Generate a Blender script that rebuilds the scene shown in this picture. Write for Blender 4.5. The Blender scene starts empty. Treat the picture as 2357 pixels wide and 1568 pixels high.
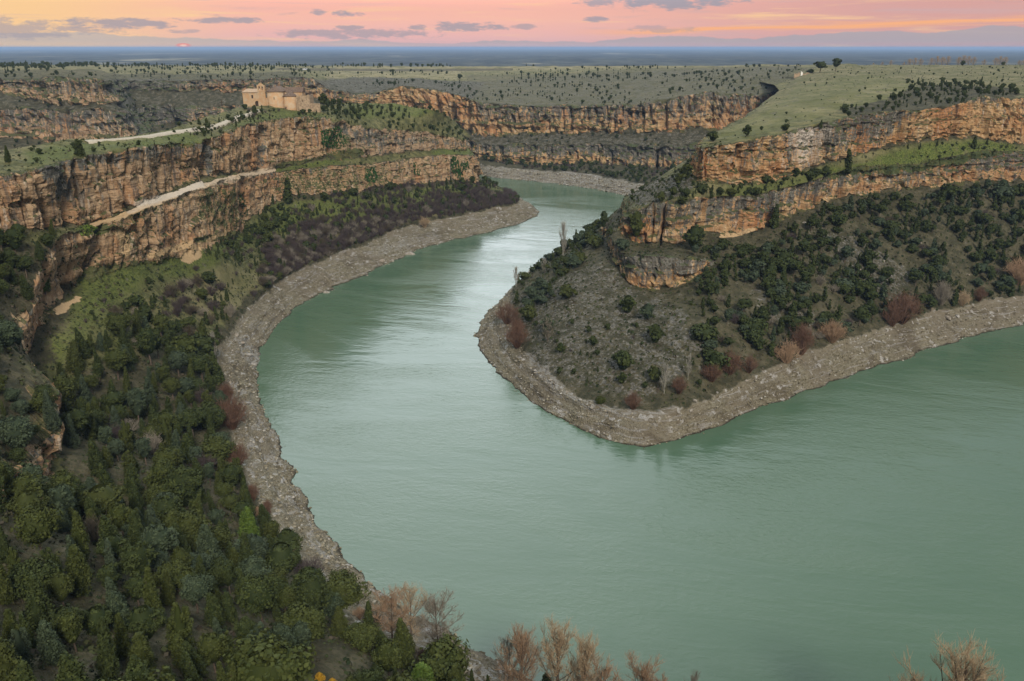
import bpy, math, random
import numpy as np
from mathutils import Vector
from mathutils.bvhtree import BVHTree

R = math.radians
sc = bpy.context.scene
COL = sc.collection
# ------------------------------------------------------------------ camera, sky, sun, exposure
PITCH = 20.02
H = 130.0                      # camera height above the reservoir
F = 1850.0                     # focal length in units of a 2357 x 1568 picture
PW, PH = 2357.0, 1568.0
CP, SP = math.cos(R(PITCH)), math.sin(R(PITCH))

cam_d = bpy.data.cameras.new('camera')
cam = bpy.data.objects.new('camera', cam_d)
COL.objects.link(cam)
cam.location = (0, 0, H)
cam.rotation_euler = (R(90 - PITCH), 0, 0)
cam_d.sensor_width = 36.0
cam_d.lens = F / PW * 36.0
cam_d.clip_start = 1.0
cam_d.clip_end = 150000.0
sc.camera = cam

sc.view_settings.view_transform = 'Standard'
sc.view_settings.look = 'None'
sc.view_settings.gamma = 1
sc.view_settings.exposure = 0.0
sc.view_settings.use_curve_mapping = False
sc.cycles.use_denoising = True
sc.cycles.max_bounces = 6
sc.cycles.diffuse_bounces = 2
sc.cycles.glossy_bounces = 2
sc.cycles.volume_bounces = 1
sc.cycles.transparent_max_bounces = 8

SUN_EL, SUN_AZ = 39.0, 163.0           # soft skylight through thin cloud, from behind the camera
sun_d = bpy.data.lights.new('sun', 'SUN')
sun_d.energy = 3.8
sun_d.angle = R(14)
sun_d.color = (1.0, 0.90, 0.78)
sun = bpy.data.objects.new('sun', sun_d)
COL.objects.link(sun)
_az = R(SUN_AZ)
_dir = Vector((math.sin(_az) * math.cos(R(SUN_EL)), math.cos(_az) * math.cos(R(SUN_EL)), math.sin(R(SUN_EL))))
sun.rotation_euler = _dir.to_track_quat('Z', 'Y').to_euler()


class NT:
    """tiny node-tree helper"""
    def __init__(s, tree):
        s.t = tree; s.n = tree.nodes; s.l = tree.links; s.n.clear()
    def node(s, typ, **kw):
        n = s.n.new(typ)
        for k, v in kw.items(): setattr(n, k, v)
        return n
    def put(s, sock, v):
        if v is None: return
        if hasattr(v, 'is_output'): s.l.new(v, sock)
        elif isinstance(v, (tuple, list)):
            if len(sock.default_value) == 4 and len(v) == 3: v = tuple(v) + (1,)
            sock.default_value = v
        else:
            try: sock.default_value = v
            except TypeError: sock.default_value = (v, v, v)
    def m(s, op, a, b=None, c=None, clamp=False):
        n = s.node('ShaderNodeMath', operation=op, use_clamp=clamp)
        s.put(n.inputs[0], a); s.put(n.inputs[1], b); s.put(n.inputs[2], c)
        return n.outputs[0]
    def v(s, op, a, b=None):
        n = s.node('ShaderNodeVectorMath', operation=op)
        s.put(n.inputs[0], a); s.put(n.inputs[1], b)
        return n.outputs['Value' if op in ('DOT_PRODUCT', 'LENGTH') else 'Vector']
    def mix(s, f, a, b, mode='MIX'):
        n = s.node('ShaderNodeMix', data_type='RGBA', blend_type=mode)
        s.put(n.inputs[0], f); s.put(n.inputs[6], a); s.put(n.inputs[7], b)
        return n.outputs[2]
    def mixf(s, f, a, b):
        n = s.node('ShaderNodeMix', data_type='FLOAT')
        s.put(n.inputs[0], f); s.put(n.inputs[2], a); s.put(n.inputs[3], b)
        return n.outputs[0]
    def ramp(s, x, lo, hi, a=0.0, b=1.0, smooth=True):
        n = s.node('ShaderNodeMapRange', interpolation_type='SMOOTHSTEP' if smooth else 'LINEAR')
        s.put(n.inputs[0], x); s.put(n.inputs[1], lo); s.put(n.inputs[2], hi); s.put(n.inputs[3], a); s.put(n.inputs[4], b)
        return n.outputs[0]
    def noise(s, vec, scale, detail=3, rough=0.55, dist=0.0):
        n = s.node('ShaderNodeTexNoise')
        s.put(n.inputs['Vector'], vec); s.put(n.inputs['Scale'], scale); s.put(n.inputs['Detail'], detail)
        s.put(n.inputs['Roughness'], rough); s.put(n.inputs['Distortion'], dist)
        return n.outputs[0]
    def vor(s, vec, scale, feature='F1', out='Distance', rand=1.0):
        n = s.node('ShaderNodeTexVoronoi', feature=feature)
        s.put(n.inputs['Vector'], vec); s.put(n.inputs['Scale'], scale); s.put(n.inputs['Randomness'], rand)
        return n.outputs[out]
    def scale(s, vec, xyz):
        return s.v('MULTIPLY', vec, xyz)
    def cramp(s, x, stops):
        n = s.node('ShaderNodeValToRGB')
        el = n.color_ramp.elements
        while len(el) > 1: el.remove(el[-1])
        el[0].position = stops[0][0]; el[0].color = tuple(stops[0][1]) + (1,)
        for p, c in stops[1:]:
            e = el.new(p); e.color = tuple(c) + (1,)
        s.put(n.inputs[0], x)
        return n.outputs[0]


def lin(r, g, b):
    f = lambda c: (c / 255 / 12.92) if c / 255 <= 0.04045 else ((c / 255 + 0.055) / 1.055) ** 2.4
    return (f(r), f(g), f(b))


world = bpy.data.worlds.new('World')
sc.world = world
world.use_nodes = True
n = NT(world.node_tree)
geo = n.node('ShaderNodeTexCoord').outputs['Generated']
sep = n.node('ShaderNodeSeparateXYZ'); n.put(sep.inputs[0], geo)
X, Y, Z = sep.outputs
el = n.m('MULTIPLY', n.m('ARCSINE', n.m('MINIMUM', n.m('MAXIMUM', Z, -1.0), 1.0)), 180 / math.pi)     # elevation in degrees
az = n.m('MULTIPLY', n.m('ARCTAN2', X, Y), 180 / math.pi)                       # azimuth, 0 straight ahead
sky = n.node('ShaderNodeTexSky', sky_type='NISHITA')
sky.sun_disc = False
sky.sun_elevation = R(SUN_EL)
sky.sun_rotation = R(SUN_AZ)
sky.altitude = 900
nish = n.v('SCALE', sky.outputs[0]); n.n[-1].inputs['Scale'].default_value = 0.10
# lit cloud sheet: colour by elevation
cl = n.cramp(n.m('DIVIDE', n.m('MAXIMUM', el, 0.0), 90.0), [
    (0.000, lin(222, 176, 178)), (0.008, lin(238, 180, 176)), (0.020, lin(250, 184, 166)), (0.036, lin(250, 178, 160)),
    (0.060, lin(225, 190, 188)), (0.095, lin(196, 198, 204)), (0.20, lin(196, 204, 208)), (0.45, lin(194, 202, 204)), (1.0, lin(184, 194, 200))])
# horizontal variation: yellow glow to the far left of the sun, duller mauve to the right
low = n.ramp(el, 2.2, 9.0, 1.0, 0.0)
cl = n.mix(n.m('MULTIPLY', n.m('MULTIPLY', low, 0.85), n.ramp(az, -15.0, -31.0)), cl, lin(255, 208, 138))
cl = n.mix(n.m('MULTIPLY', n.m('MULTIPLY', low, 0.75), n.ramp(az, -2.0, 26.0)), cl, lin(206, 152, 150))
# streaks
sv = n.node('ShaderNodeCombineXYZ')
n.put(sv.inputs[0], n.m('MULTIPLY', az, 0.055)); n.put(sv.inputs[1], n.m('MULTIPLY', el, 1.15)); 
st = n.noise(sv.outputs[0], 1.5, 6, 0.62, 0.5)
cl = n.mix(n.m('MULTIPLY', low, n.ramp(st, 0.52, 0.72, 0.0, 0.85)), cl, lin(255, 206, 150))
cl = n.mix(n.m('MULTIPLY', low, n.ramp(st, 0.46, 0.30, 0.0, 0.55)), cl, lin(205, 170, 172))
# bright orange line over the far bank of cloud on the right
wob = n.m('MULTIPLY', n.m('SUBTRACT', n.noise(sv.outputs[0], 3.0, 2), 0.5), 0.6)
bl = n.m('ABSOLUTE', n.m('SUBTRACT', n.m('ADD', el, wob), n.m('ADD', 0.80, n.m('MULTIPLY', az, 0.024))))
cl = n.mix(n.m('MULTIPLY', n.ramp(bl, 0.30, 0.0, 0.0, 0.9), n.ramp(az, 2.0, 12.0)), cl, lin(255, 178, 120))
# distant flat banks of grey-mauve cloud standing on the horizon
bank_v = n.node('ShaderNodeCombineXYZ'); n.put(bank_v.inputs[0], n.m('MULTIPLY', az, 0.16)); n.put(bank_v.inputs[1], 3.7)
bh = n.m('ADD', n.m('MULTIPLY', n.noise(bank_v.outputs[0], 1.0, 5, 0.6), 1.2), n.m('SUBTRACT', n.m('MULTIPLY', n.m('ABSOLUTE', n.m('ADD', az, 6.0)), 0.024), 0.32))
bank = n.ramp(n.m('SUBTRACT', bh, el), 0.0, 0.10)
bank = n.m('MULTIPLY', bank, n.ramp(el, 0.05, 0.45, 0.35, 0.85))
cl = n.mix(bank, cl, n.mix(n.ramp(az, -30, 5), lin(196, 180, 172), lin(170, 163, 172)))
# small dark puffs
pv = n.node('ShaderNodeCombineXYZ'); n.put(pv.inputs[0], n.m('MULTIPLY', az, 0.30)); n.put(pv.inputs[1], n.m('MULTIPLY', el, 1.35)); n.put(pv.inputs[2], 5.3)
pf = n.noise(pv.outputs[0], 1.0, 7, 0.62)
puff = n.m('MULTIPLY', n.ramp(pf, 0.64, 0.78, 0.0, 0.5), n.m('MULTIPLY', n.ramp(el, 5.0, 2.4), n.ramp(el, 0.5, 1.0)))
# the long dark cloud up to the right of the middle
def blob(a0, e0, sa, se, wgt, th=0.95):
    q = n.m('ADD', n.m('POWER', n.m('DIVIDE', n.m('SUBTRACT', az, a0), sa), 2.0), n.m('POWER', n.m('DIVIDE', n.m('SUBTRACT', el, e0), se), 2.0))
    q = n.m('ADD', q, n.m('MULTIPLY', n.m('SUBTRACT', pf2, 0.5), 5.5))
    return n.ramp(q, th * 1.25, th * 0.15, 0.0, wgt)
pv2 = n.node('ShaderNodeCombineXYZ'); n.put(pv2.inputs[0], n.m('MULTIPLY', az, 0.8)); n.put(pv2.inputs[1], n.m('MULTIPLY', el, 2.6))
pf2 = n.noise(pv2.outputs[0], 1.0, 7, 0.66)
for b in [(10.5, 2.80, 4.6, 0.50, .95), (5.6, 2.85, 1.7, .28, .85), (-3.1, 1.30, 3.2, 0.30, .85), (-18.3, 1.62, 2.6, 0.22, .85), (-24.6, 1.38, 3.6, 0.34, .85), (0.9, 1.3, 1.2, .18, .7),
          (-12.6, 2.15, .6, .2, .8), (-10.7, 2.08, .9, .24, .9), (5.5, 1.75, .9, .2, .85), (-10.6, 1.22, 1.0, .2, .8), (-6.1, 1.25, .7, .2, .8), (-10.5, .85, 5.5, .34, .75), (-31, 1.0, 6.0, .6, .7), (9.6, 1.15, 2.2, .24, .5), (-21.0, .95, 1.0, .15, .6)]:
    puff = n.m('MAXIMUM', puff, blob(*b))
cl = n.mix(puff, cl, lin(160, 150, 162))
# the sun's sliver on the horizon
sb = n.m('ADD', n.m('POWER', n.m('DIVIDE', n.m('ADD', az, 21.0), 0.36), 2.0), n.m('POWER', n.m('DIVIDE', n.m('SUBTRACT', el, 0.13), 0.11), 2.0))
cl = n.mix(n.ramp(sb, 2.2, 0.4), cl, lin(255, 128, 108))
cl = n.mix(n.ramp(sb, 0.6, 0.0), cl, (1.3, 0.75, 0.5))
# glow of the high sheet: brighter towards the sunset, falling off to the sides and behind
glow = n.m('ADD', 0.95, n.m('MULTIPLY', 4.6, n.m('POWER', n.ramp(n.m('ABSOLUTE', n.m('ADD', az, 9.0)), 62.0, 0.0, 0, 1), 1.5)))
glow = n.mixf(low, glow, 1.0)
back = n.mixf(n.ramp(n.m('ABSOLUTE', az), 60, 120), 1.0, 0.8)
cl = n.v('SCALE', cl); n.put(n.n[-1].inputs['Scale'], n.m('MULTIPLY', glow, back))
tot = n.mix(0.93, nish, cl)
bg = n.node('ShaderNodeBackground'); n.put(bg.inputs[0], tot); bg.inputs[1].default_value = 1.0
out = n.node('ShaderNodeOutputWorld'); n.l.new(bg.outputs[0], out.inputs[0])

# ------------------------------------------------------------------ projection helpers
def ray(px, py):
    a = (px - PW / 2) / F; b = (PH / 2 - py) / F
    return np.array([a, CP + b * SP, -SP + b * CP])
def at_z(px, py, z):
    d = ray(px, py); t = (z - H) / d[2]
    return np.array([d[0] * t, d[1] * t, z])
def at_y(px, py, y):
    d = ray(px, py); t = y / d[1]
    return np.array([d[0] * t, y, H + d[2] * t])
def project(P):
    dx, dy, dz = P[..., 0], P[..., 1], P[..., 2] - H
    zc = dy * CP - dz * SP; yc = dy * SP + dz * CP
    zc = np.where(zc < 1, 1, zc)
    return PW / 2 + F * dx / zc, PH / 2 - F * yc / zc, zc

# ------------------------------------------------------------------ numpy noise
_rng = np.random.RandomState(7)
_perm = _rng.permutation(4096).astype(np.int64)
_g = _rng.normal(size=(4096, 3)); _g /= np.linalg.norm(_g, axis=1)[:, None]; _g = _g.astype(np.float32)
def perlin(P):
    P = np.asarray(P, dtype=np.float32)
    i = np.floor(P).astype(np.int64); f = P - i
    u = f * f * f * (f * (f * 6 - 15) + 10)
    tot = np.zeros(P.shape[:-1], dtype=np.float32)
    for dx in (0, 1):
        hx = _perm[(i[..., 0] + dx) & 4095]; wx = u[..., 0] if dx else 1 - u[..., 0]
        for dy in (0, 1):
            hy = _perm[(hx + i[..., 1] + dy) & 4095]; wy = wx * (u[..., 1] if dy else 1 - u[..., 1])
            for dz in (0, 1):
                g = _g[_perm[(hy + i[..., 2] + dz) & 4095]]
                d = g[..., 0] * (f[..., 0] - dx) + g[..., 1] * (f[..., 1] - dy) + g[..., 2] * (f[..., 2] - dz)
                tot += wy * (u[..., 2] if dz else 1 - u[..., 2]) * d
    return tot * 1.6
def fbm(P, sc_, oct=3, off=0.0, gain=0.5):
    q = P * np.array(sc_, dtype=np.float32) + off
    a, s = 1.0, 0.0
    for k in range(oct):
        s = s + a * perlin(q); q = q * 2.03 + 17.3; a *= gain
    return s
def hash1(i, seed=0):
    return _perm[(_perm[(i + seed * 131) & 4095] + seed) & 4095] / 2048.0 - 1.0
def sstep(x, a, b):
    t = np.clip((x - a) / (b - a), 0, 1); return t * t * (3 - 2 * t)
def pip(px, py, poly):
    c = np.zeros(px.shape, bool); n_ = len(poly)
    for i in range(n_):
        x1, y1 = poly[i]; x2, y2 = poly[(i + 1) % n_]
        if y1 == y2: continue
        c ^= ((y1 > py) != (y2 > py)) & (px < (x2 - x1) * (py - y1) / (y2 - y1) + x1)
    return c
def dseg(px, py, line):
    d = np.full(px.shape, 1e9)
    for (x1, y1), (x2, y2) in zip(line[:-1], line[1:]):
        L = (x2 - x1) ** 2 + (y2 - y1) ** 2
        t = np.clip(((px - x1) * (x2 - x1) + (py - y1) * (y2 - y1)) / max(L, 1e-6), 0, 1)
        d = np.minimum(d, np.hypot(px - x1 - t * (x2 - x1), py - y1 - t * (y2 - y1)))
    return d

# ------------------------------------------------------------------ object helpers
def link(o, parent=None):
    COL.objects.link(o)
    if parent is not None: o.parent = parent
    return o
def tag(o, label=None, cat=None, group=None, kind=None):
    if label: o['label'] = label
    if cat: o['category'] = cat
    if group: o['group'] = group
    if kind: o['kind'] = kind
    return o
def np_mesh(name, V, Fq, mat=None, smooth=True, attrs=None):
    """mesh from numpy verts and an (n,k) index array (k = 3 or 4) or a list of such arrays"""
    me = bpy.data.meshes.new(name)
    Fs = Fq if isinstance(Fq, list) else [Fq]
    nl = sum(f.size for f in Fs); nf = sum(len(f) for f in Fs)
    me.vertices.add(len(V)); me.vertices.foreach_set('co', np.asarray(V, dtype=np.float32).ravel())
    me.loops.add(nl); me.loops.foreach_set('vertex_index', np.concatenate([f.ravel() for f in Fs]).astype(np.int32))
    me.polygons.add(nf)
    ls = []; c = 0
    for f in Fs:
        ls.append(c + np.arange(len(f)) * f.shape[1]); c += f.size
    me.polygons.foreach_set('loop_start', np.concatenate(ls).astype(np.int32))
    me.polygons.foreach_set('use_smooth', np.full(nf, bool(smooth)))
    me.update(calc_edges=True)
    if attrs:
        for k, a in attrs.items():
            if a.ndim == 1:
                at = me.attributes.new(k, 'FLOAT', 'POINT'); at.data.foreach_set('value', a.astype(np.float32))
            else:
                at = me.attributes.new(k, 'FLOAT_COLOR', 'POINT'); at.data.foreach_set('color', a.astype(np.float32).ravel())
    if mat: me.materials.append(mat)
    return me
def new_mat(name):
    m = bpy.data.materials.new(name); m.use_nodes = True
    return m, NT(m.node_tree)
def finish(n, color, rough=0.9, normal=None, spec=0.2, **kw):
    b = n.node('ShaderNodeBsdfPrincipled')
    n.put(b.inputs['Base Color'], color); n.put(b.inputs['Roughness'], rough)
    n.put(b.inputs['Specular IOR Level'], spec)
    if normal is not None: n.l.new(normal, b.inputs['Normal'])
    for k, v in kw.items(): n.put(b.inputs[k], v)
    o = n.node('ShaderNodeOutputMaterial'); n.l.new(b.outputs[0], o.inputs[0])
    return b
def bump(n, height, strength=0.6, dist=0.3, normal=None):
    b = n.node('ShaderNodeBump'); b.inputs['Strength'].default_value = strength; b.inputs['Distance'].default_value = dist
    n.put(b.inputs['Height'], height)
    if normal is not None: n.l.new(normal, b.inputs['Normal'])
    return b.outputs[0]
# ------------------------------------------------------------------ terrain: banks and walls lofted from surveyed columns
def resolve(col):
    pts = []
    for r in col:
        k = r[0]
        if k == 'z': p = at_z(*r[1:])
        elif k == 'y': p = at_y(*r[1:])
        elif k == 'w': p = np.array(r[1:], float)
        elif k == 'd': p = at_y(r[1], r[2], pts[-1][1] + r[3])
        else: p = None
        pts.append(p if p is not None else r)
    for i, p in enumerate(pts):
        if isinstance(p, tuple) and p[0] == 'l':
            a = next(pts[j] for j in range(i - 1, -1, -1) if not isinstance(pts[j], tuple))
            b = next(pts[j] for j in range(i + 1, len(pts)) if not isinstance(pts[j], tuple))
            q = a + (b - a) * p[1]; q[2] += p[2]; pts[i] = ('done', q)
        elif isinstance(p, tuple) and p[0] == 'bed':
            a, b = pts[i - 2], pts[i - 1]
            a = a[1] if isinstance(a, tuple) else a
            h = b - a; h[2] = 0; h /= np.linalg.norm(h); q = b + h * 10; q[2] = -6; pts[i] = q
    return np.array([p[1] if isinstance(p, tuple) else p for p in pts])

def loft(cols, kinds, res_u, res_v, bed=True):
    C = np.array([resolve(c) for c in cols])                      # ncol, nrow, 3
    nc, nr, _ = C.shape
    # catmull-rom along the bank
    E = np.concatenate([2 * C[:1] - C[1:2], C, 2 * C[-1:] - C[-2:-1]])
    U = []; uarc = []
    for i in range(nc - 1):
        p0, p1, p2, p3 = E[i], E[i + 1], E[i + 2], E[i + 3]
        L = np.median(np.linalg.norm(p2 - p1, axis=1)); dist = np.mean([p1[:, 1].mean(), p2[:, 1].mean()])
        m = int(np.clip(L / (res_u * max(dist, 60) / 300), 3, 400))
        t = np.arange(m) / m
        t = t[:, None, None]
        d1 = np.linalg.norm(p1 - p0, axis=1)[:, None] + 1e-6; d2 = np.linalg.norm(p2 - p1, axis=1)[:, None] + 1e-6; d3 = np.linalg.norm(p3 - p2, axis=1)[:, None] + 1e-6
        m1 = (p2 - p0) / (d1 + d2) * d2; m2 = (p3 - p1) / (d2 + d3) * d2          # finite-difference tangents
        t2, t3 = t * t, t * t * t
        U.append((2 * t3 - 3 * t2 + 1) * p1 + (t3 - 2 * t2 + t) * m1 + (-2 * t3 + 3 * t2) * p2 + (t3 - t2) * m2)
    U.append(C[-1:])
    G = np.concatenate(U)                                          # nu, nr, 3
    V = []; kk = []; tt = []
    dist = np.median(C[:, :, 1])
    for j in range(nr - 1):
        L = np.percentile(np.linalg.norm(C[:, j + 1] - C[:, j], axis=1), 75)
        rv = res_v * (1.0 if kinds[j] == 'cliff' else 1.7) * (1 if kinds[j] not in ('back', 'bed') else 4) * max(dist, 60) / 300
        m = int(np.clip(L / rv, 2, 160))
        t = np.arange(m) / m
        V.append(G[:, j:j + 1] * (1 - t)[None, :, None] + G[:, j + 1:j + 2] * t[None, :, None])
        kk += [j] * m; tt += list(t)
    V.append(G[:, -1:]); kk.append(nr - 2); tt.append(1.0)
    return np.concatenate(V, axis=1), np.array(kk), np.array(tt), C

def gnormals(P):
    du = np.gradient(P, axis=0); dv = np.gradient(P, axis=1)
    N = np.cross(du, dv); N /= (np.linalg.norm(N, axis=2, keepdims=True) + 1e-9)
    return N
def blur(A, k, axis):
    for _ in range(k):
        B = A.copy()
        s = [slice(None)] * A.ndim; a = s.copy(); b = s.copy(); c = s.copy()
        a[axis] = slice(0, -2); b[axis] = slice(1, -1); c[axis] = slice(2, None)
        B[tuple(b)] = (A[tuple(a)] + 2 * A[tuple(b)] + A[tuple(c)]) / 4
        A = B
    return A

DEF = {  # cliff grass scree shore
    'back': (.3, .5, 0, 0), 'plateau': (0, 1, 0, 0), 'cliff': (1, 0, 0, 0), 'ledge': (.12, .75, .15, 0),
    'slope': (0, .35, .3, 0), 'scree': (0, .45, .7, 0), 'shore': (0, 0, 0, 1), 'bed': (0, 0, 0, 1)}

TERR = {}
def build_terrain(name, cols, kinds, res_u, res_v, size=1.0, orange=0.5, lichen_and_shade=0.4, paint=None, mat=None, amp=1.0, clefts=(), rg=1.0):
    P, kj, tj, C = loft(cols, kinds, res_u, res_v)
    nu, nv, _ = P.shape
    isc = np.array([kinds[j] == 'cliff' for j in kj], float)
    W = np.clip(blur(np.repeat(isc[None, :], 2, 0), 3, 1)[0], 0, 1)[None, :].repeat(nu, 0)
    # a cliff interval that has pinched away to nothing is slope
    for j, kd in enumerate(kinds):
        if kd != 'cliff': continue
        rows = np.where(kj == j)[0]; r1 = min(rows[-1] + 1, nv - 1)
        hgt = np.abs(P[:, rows[0], 2] - P[:, r1, 2])
        W[:, rows] *= sstep(hgt, 1.0 * size, 4.5 * size)[:, None]
    base = np.zeros((4, nv))
    for j in range(nv): base[:, j] = DEF[kinds[kj[j]]]
    base = blur(base, 9, 1)
    A = {'cliff': W.copy(), 'grass': base[1][None].repeat(nu, 0), 'scree': base[2][None].repeat(nu, 0), 'shore': base[3][None].repeat(nu, 0)}
    wl = np.array([1.0 if kinds[j] in ('shore', 'bed') else 0.0 for j in kj])
    near_water = np.clip(blur(np.repeat(wl[None], 2, 0), 2, 1)[0], 0, 1)[None].repeat(nu, 0)
    Ps = blur(P, 2, 1)
    P = P * 0.35 + Ps * 0.65
    N = gnormals(P)
    # orient outwards / upwards
    if np.mean(N[:, :, 2]) < 0: N = -N
    Nh = N.copy(); Nh[..., 2] = 0
    Nh = blur(Nh, 8, 0); Nh = blur(Nh, 6, 1)
    Nh /= (np.linalg.norm(Nh, axis=2, keepdims=True) + 1e-6)
    s = size
    Q = P.copy().astype(np.float32)
    big = fbm(Q, (1 / (30 * s), 1 / (30 * s), 1 / (90 * s)), 2, 3.1)
    col = fbm(Q, (1 / (9 * s), 1 / (9 * s), 1 / (40 * s)), 3, 9.7)
    crack = np.abs(perlin(Q * np.array((1 / (6.5 * s), 1 / (6.5 * s), 1 / (38 * s)), np.float32) + 41.0))
    crack = -np.clip(1 - crack / 0.13, 0, 1) ** 1.5
    crack2 = np.abs(perlin(Q * np.array((1 / (2.6 * s), 1 / (2.6 * s), 1 / (9 * s)), np.float32) + 71.0))
    crack2 = -np.clip(1 - crack2 / 0.12, 0, 1)
    zz = P[..., 2] + 1.2 * s * perlin(Q / (25 * s)) + 0.35 * s * perlin(Q / (5 * s))
    lay = zz / (2.3 * s); li = np.floor(lay).astype(int); lf = lay - li
    s1 = hash1(li, 3); s0 = hash1(li - 1, 3)
    strata = s0 + (s1 - s0) * sstep(lf, 0.0, 0.22)
    lay2 = zz / (0.8 * s); l2 = np.floor(lay2).astype(int)
    strata2 = hash1(l2, 5)
    # joint blocks
    arc = np.cumsum(np.linalg.norm(np.diff(P[:, nv // 2], axis=0), axis=1)); arc = np.concatenate([[0], arc])[:, None] + 2.0 * s * perlin(Q / (8 * s) + 5)
    bi = np.floor(arc / (3.6 * s) + 0.5 * (li & 1)).astype(int)
    block = hash1(bi + li * 57, 11)
    fine = fbm(Q, (1 / (1.6 * s),) * 3, 2, 23.0)
    bi2 = np.floor(arc / (1.5 * s) + 0.5 * (l2 & 1)).astype(int)
    block2 = hash1(bi2 + l2 * 31, 13)
    bi3 = np.floor((arc + 1.3 * s * perlin(Q / (5 * s) + 9)) / (8.5 * s)).astype(int); l3 = np.floor((zz + 2 * s * perlin(Q / (14 * s) + 3)) / (9.0 * s)).astype(int)
    block3 = hash1(bi3 + l3 * 77, 17)
    under = -np.clip(hash1(li, 29) - .45, 0, 1) * 3.0 * (lf < .5)            # soft bands weathered back
    Dc = s * amp * (2.0 * big + 0.7 * col + 3.0 * crack + rg * (0.6 * crack2 + 1.0 * strata + 0.38 * strata2 + 0.70 * block + 0.30 * block2 + under + 0.32 * fine) + 1.3 * block3)
    gully = np.clip(1 - np.abs(perlin(np.stack([P[..., 0], P[..., 1], P[..., 2] * .12], -1) / (38 * s) + 13.7)) / .075, 0, 1) ** 1.2
    gully *= sstep(perlin(np.stack([P[..., 0], P[..., 1], 0 * P[..., 2]], -1) / (55 * s) + 2.2), -.15, .15)
    Dc = Dc - 6.0 * s * amp * gully
    Ds = s * (0.9 * fbm(Q, (1 / (16 * s),) * 3, 3, 51.0) + 0.22 * fbm(Q, (1 / (2.4 * s),) * 3, 2, 61.0))
    # bouldery banding on slopes and shore
    stp = np.floor(P[..., 2] / 1.3 + .8 * perlin(Q / 14) ); Dsh = 0.34 * min(s, 1.6) * fbm(Q, (1 / (3.4 * min(s, 1.6)),) * 3, 3, 81.0) + 1.05 * fbm(Q, (1 / 13.,) * 3, 3, 83.0) + 0.20 * strata2 + .55 * hash1(stp.astype(int), 41)
    Dg = Ds * (1 - near_water) + Dsh * near_water
    px0, py0, _z = project(P)
    for ln, rad, dep in clefts:
        cm_ = 1 - sstep(dseg(px0 + 5 * perlin(Q / 4), py0, ln), rad * .35, rad); Dc = Dc * (1 - .6 * cm_) - dep * cm_
    P = P + Nh * (W * Dc)[..., None] + N * ((1 - W) * Dg)[..., None]
    # ragged rim
    rim = blur(np.repeat(isc[None, :], 2, 0), 10, 1)[0][None] * (1 - W) 
    Wr = np.clip(W + rim, 0, 1)
    P[..., 2] += Wr * s * (1.1 * fbm(Q, (1 / (8 * s),) * 3, 3, 15.0) + .35 * block2 - 2.4 * gully)
    # the edge between rock and turf wanders
    jj = np.arange(nv)[None, :] + np.clip(np.round((fbm(Q, (1 / (6 * s),) * 3, 2, 33.0)) * 3.0 + gully * 3), -5, 5).astype(int)
    Wj = np.take_along_axis(W, np.clip(jj, 0, nv - 1), axis=1)
    A['cliff'] = np.clip(Wj - .5 * gully * (hash1(li, 8) > -.4), 0, 1)
    A['orange'] = np.full((nu, nv), orange)
    ctop = np.zeros(nv)
    for j, kd in enumerate(kinds):
        if kd == 'cliff': r_ = kj == j; ctop[r_] = 1 - tj[r_]
    A['lichen_and_shade'] = lichen_and_shade + .13 * ctop[None, :] ** 2 - .09 * (ctop[None, :] < .4) + np.zeros((nu, nv))
    A['sand'] = np.zeros((nu, nv)); A['dry'] = np.zeros((nu, nv)); A['pale'] = np.zeros((nu, nv)); A['moss'] = np.zeros((nu, nv))
    px, py, zc = project(P)
    jit = 900.0 / np.maximum(zc, 150) * 2.0
    nx = fbm(Q, (1 / (9 * s),) * 3, 3, 91.0) * jit * 2.2; ny = fbm(Q, (1 / (9 * s),) * 3, 3, 97.0) * jit * 2.2
    pxn, pyn = px + nx * 1.6, py + ny * 1.1
    for pt in (paint or []):
        at, how, pts, rad, val = pt
        if how == 'poly': w = blur(blur(pip(pxn, pyn, pts).astype(float), 5, 0), 5, 1)
        else: w = 1 - sstep(dseg(px + nx * .5, py + ny * .22, pts), rad * 0.5, rad)
        if at == 'lichen_and_shade': A[at] = A[at] + w * (val - lichen_and_shade)
        else: A[at] = A[at] * (1 - w) + val * w
        if at in ('sand', 'shore'): A['grass'] = A['grass'] * (1 - w * (val > 0.3))
    idx = np.arange(nu * nv).reshape(nu, nv)
    Fq = np.stack([idx[:-1, :-1], idx[:-1, 1:], idx[1:, 1:], idx[1:, :-1]], -1).reshape(-1, 4)
    V = P.reshape(-1, 3)
    f0 = Fq[len(Fq) // 2]
    nn = np.cross(V[Fq[:, 1]] - V[Fq[:, 0]], V[Fq[:, 2]] - V[Fq[:, 0]])
    if nn[:, 2].mean() < 0: Fq = Fq[:, ::-1].copy()
    me = np_mesh(name, V, Fq, mat, True, {k: a.ravel() for k, a in A.items()})
    sm = A['cliff'].ravel()[Fq].mean(1) < .35; me.polygons.foreach_set('use_smooth', sm); me.update()
    o = link(bpy.data.objects.new(name, me)); tag(o, kind='structure')
    TERR[name] = dict(P=P, A=A, obj=o, V=V, F=Fq, px=px, py=py)
    return o

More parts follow.
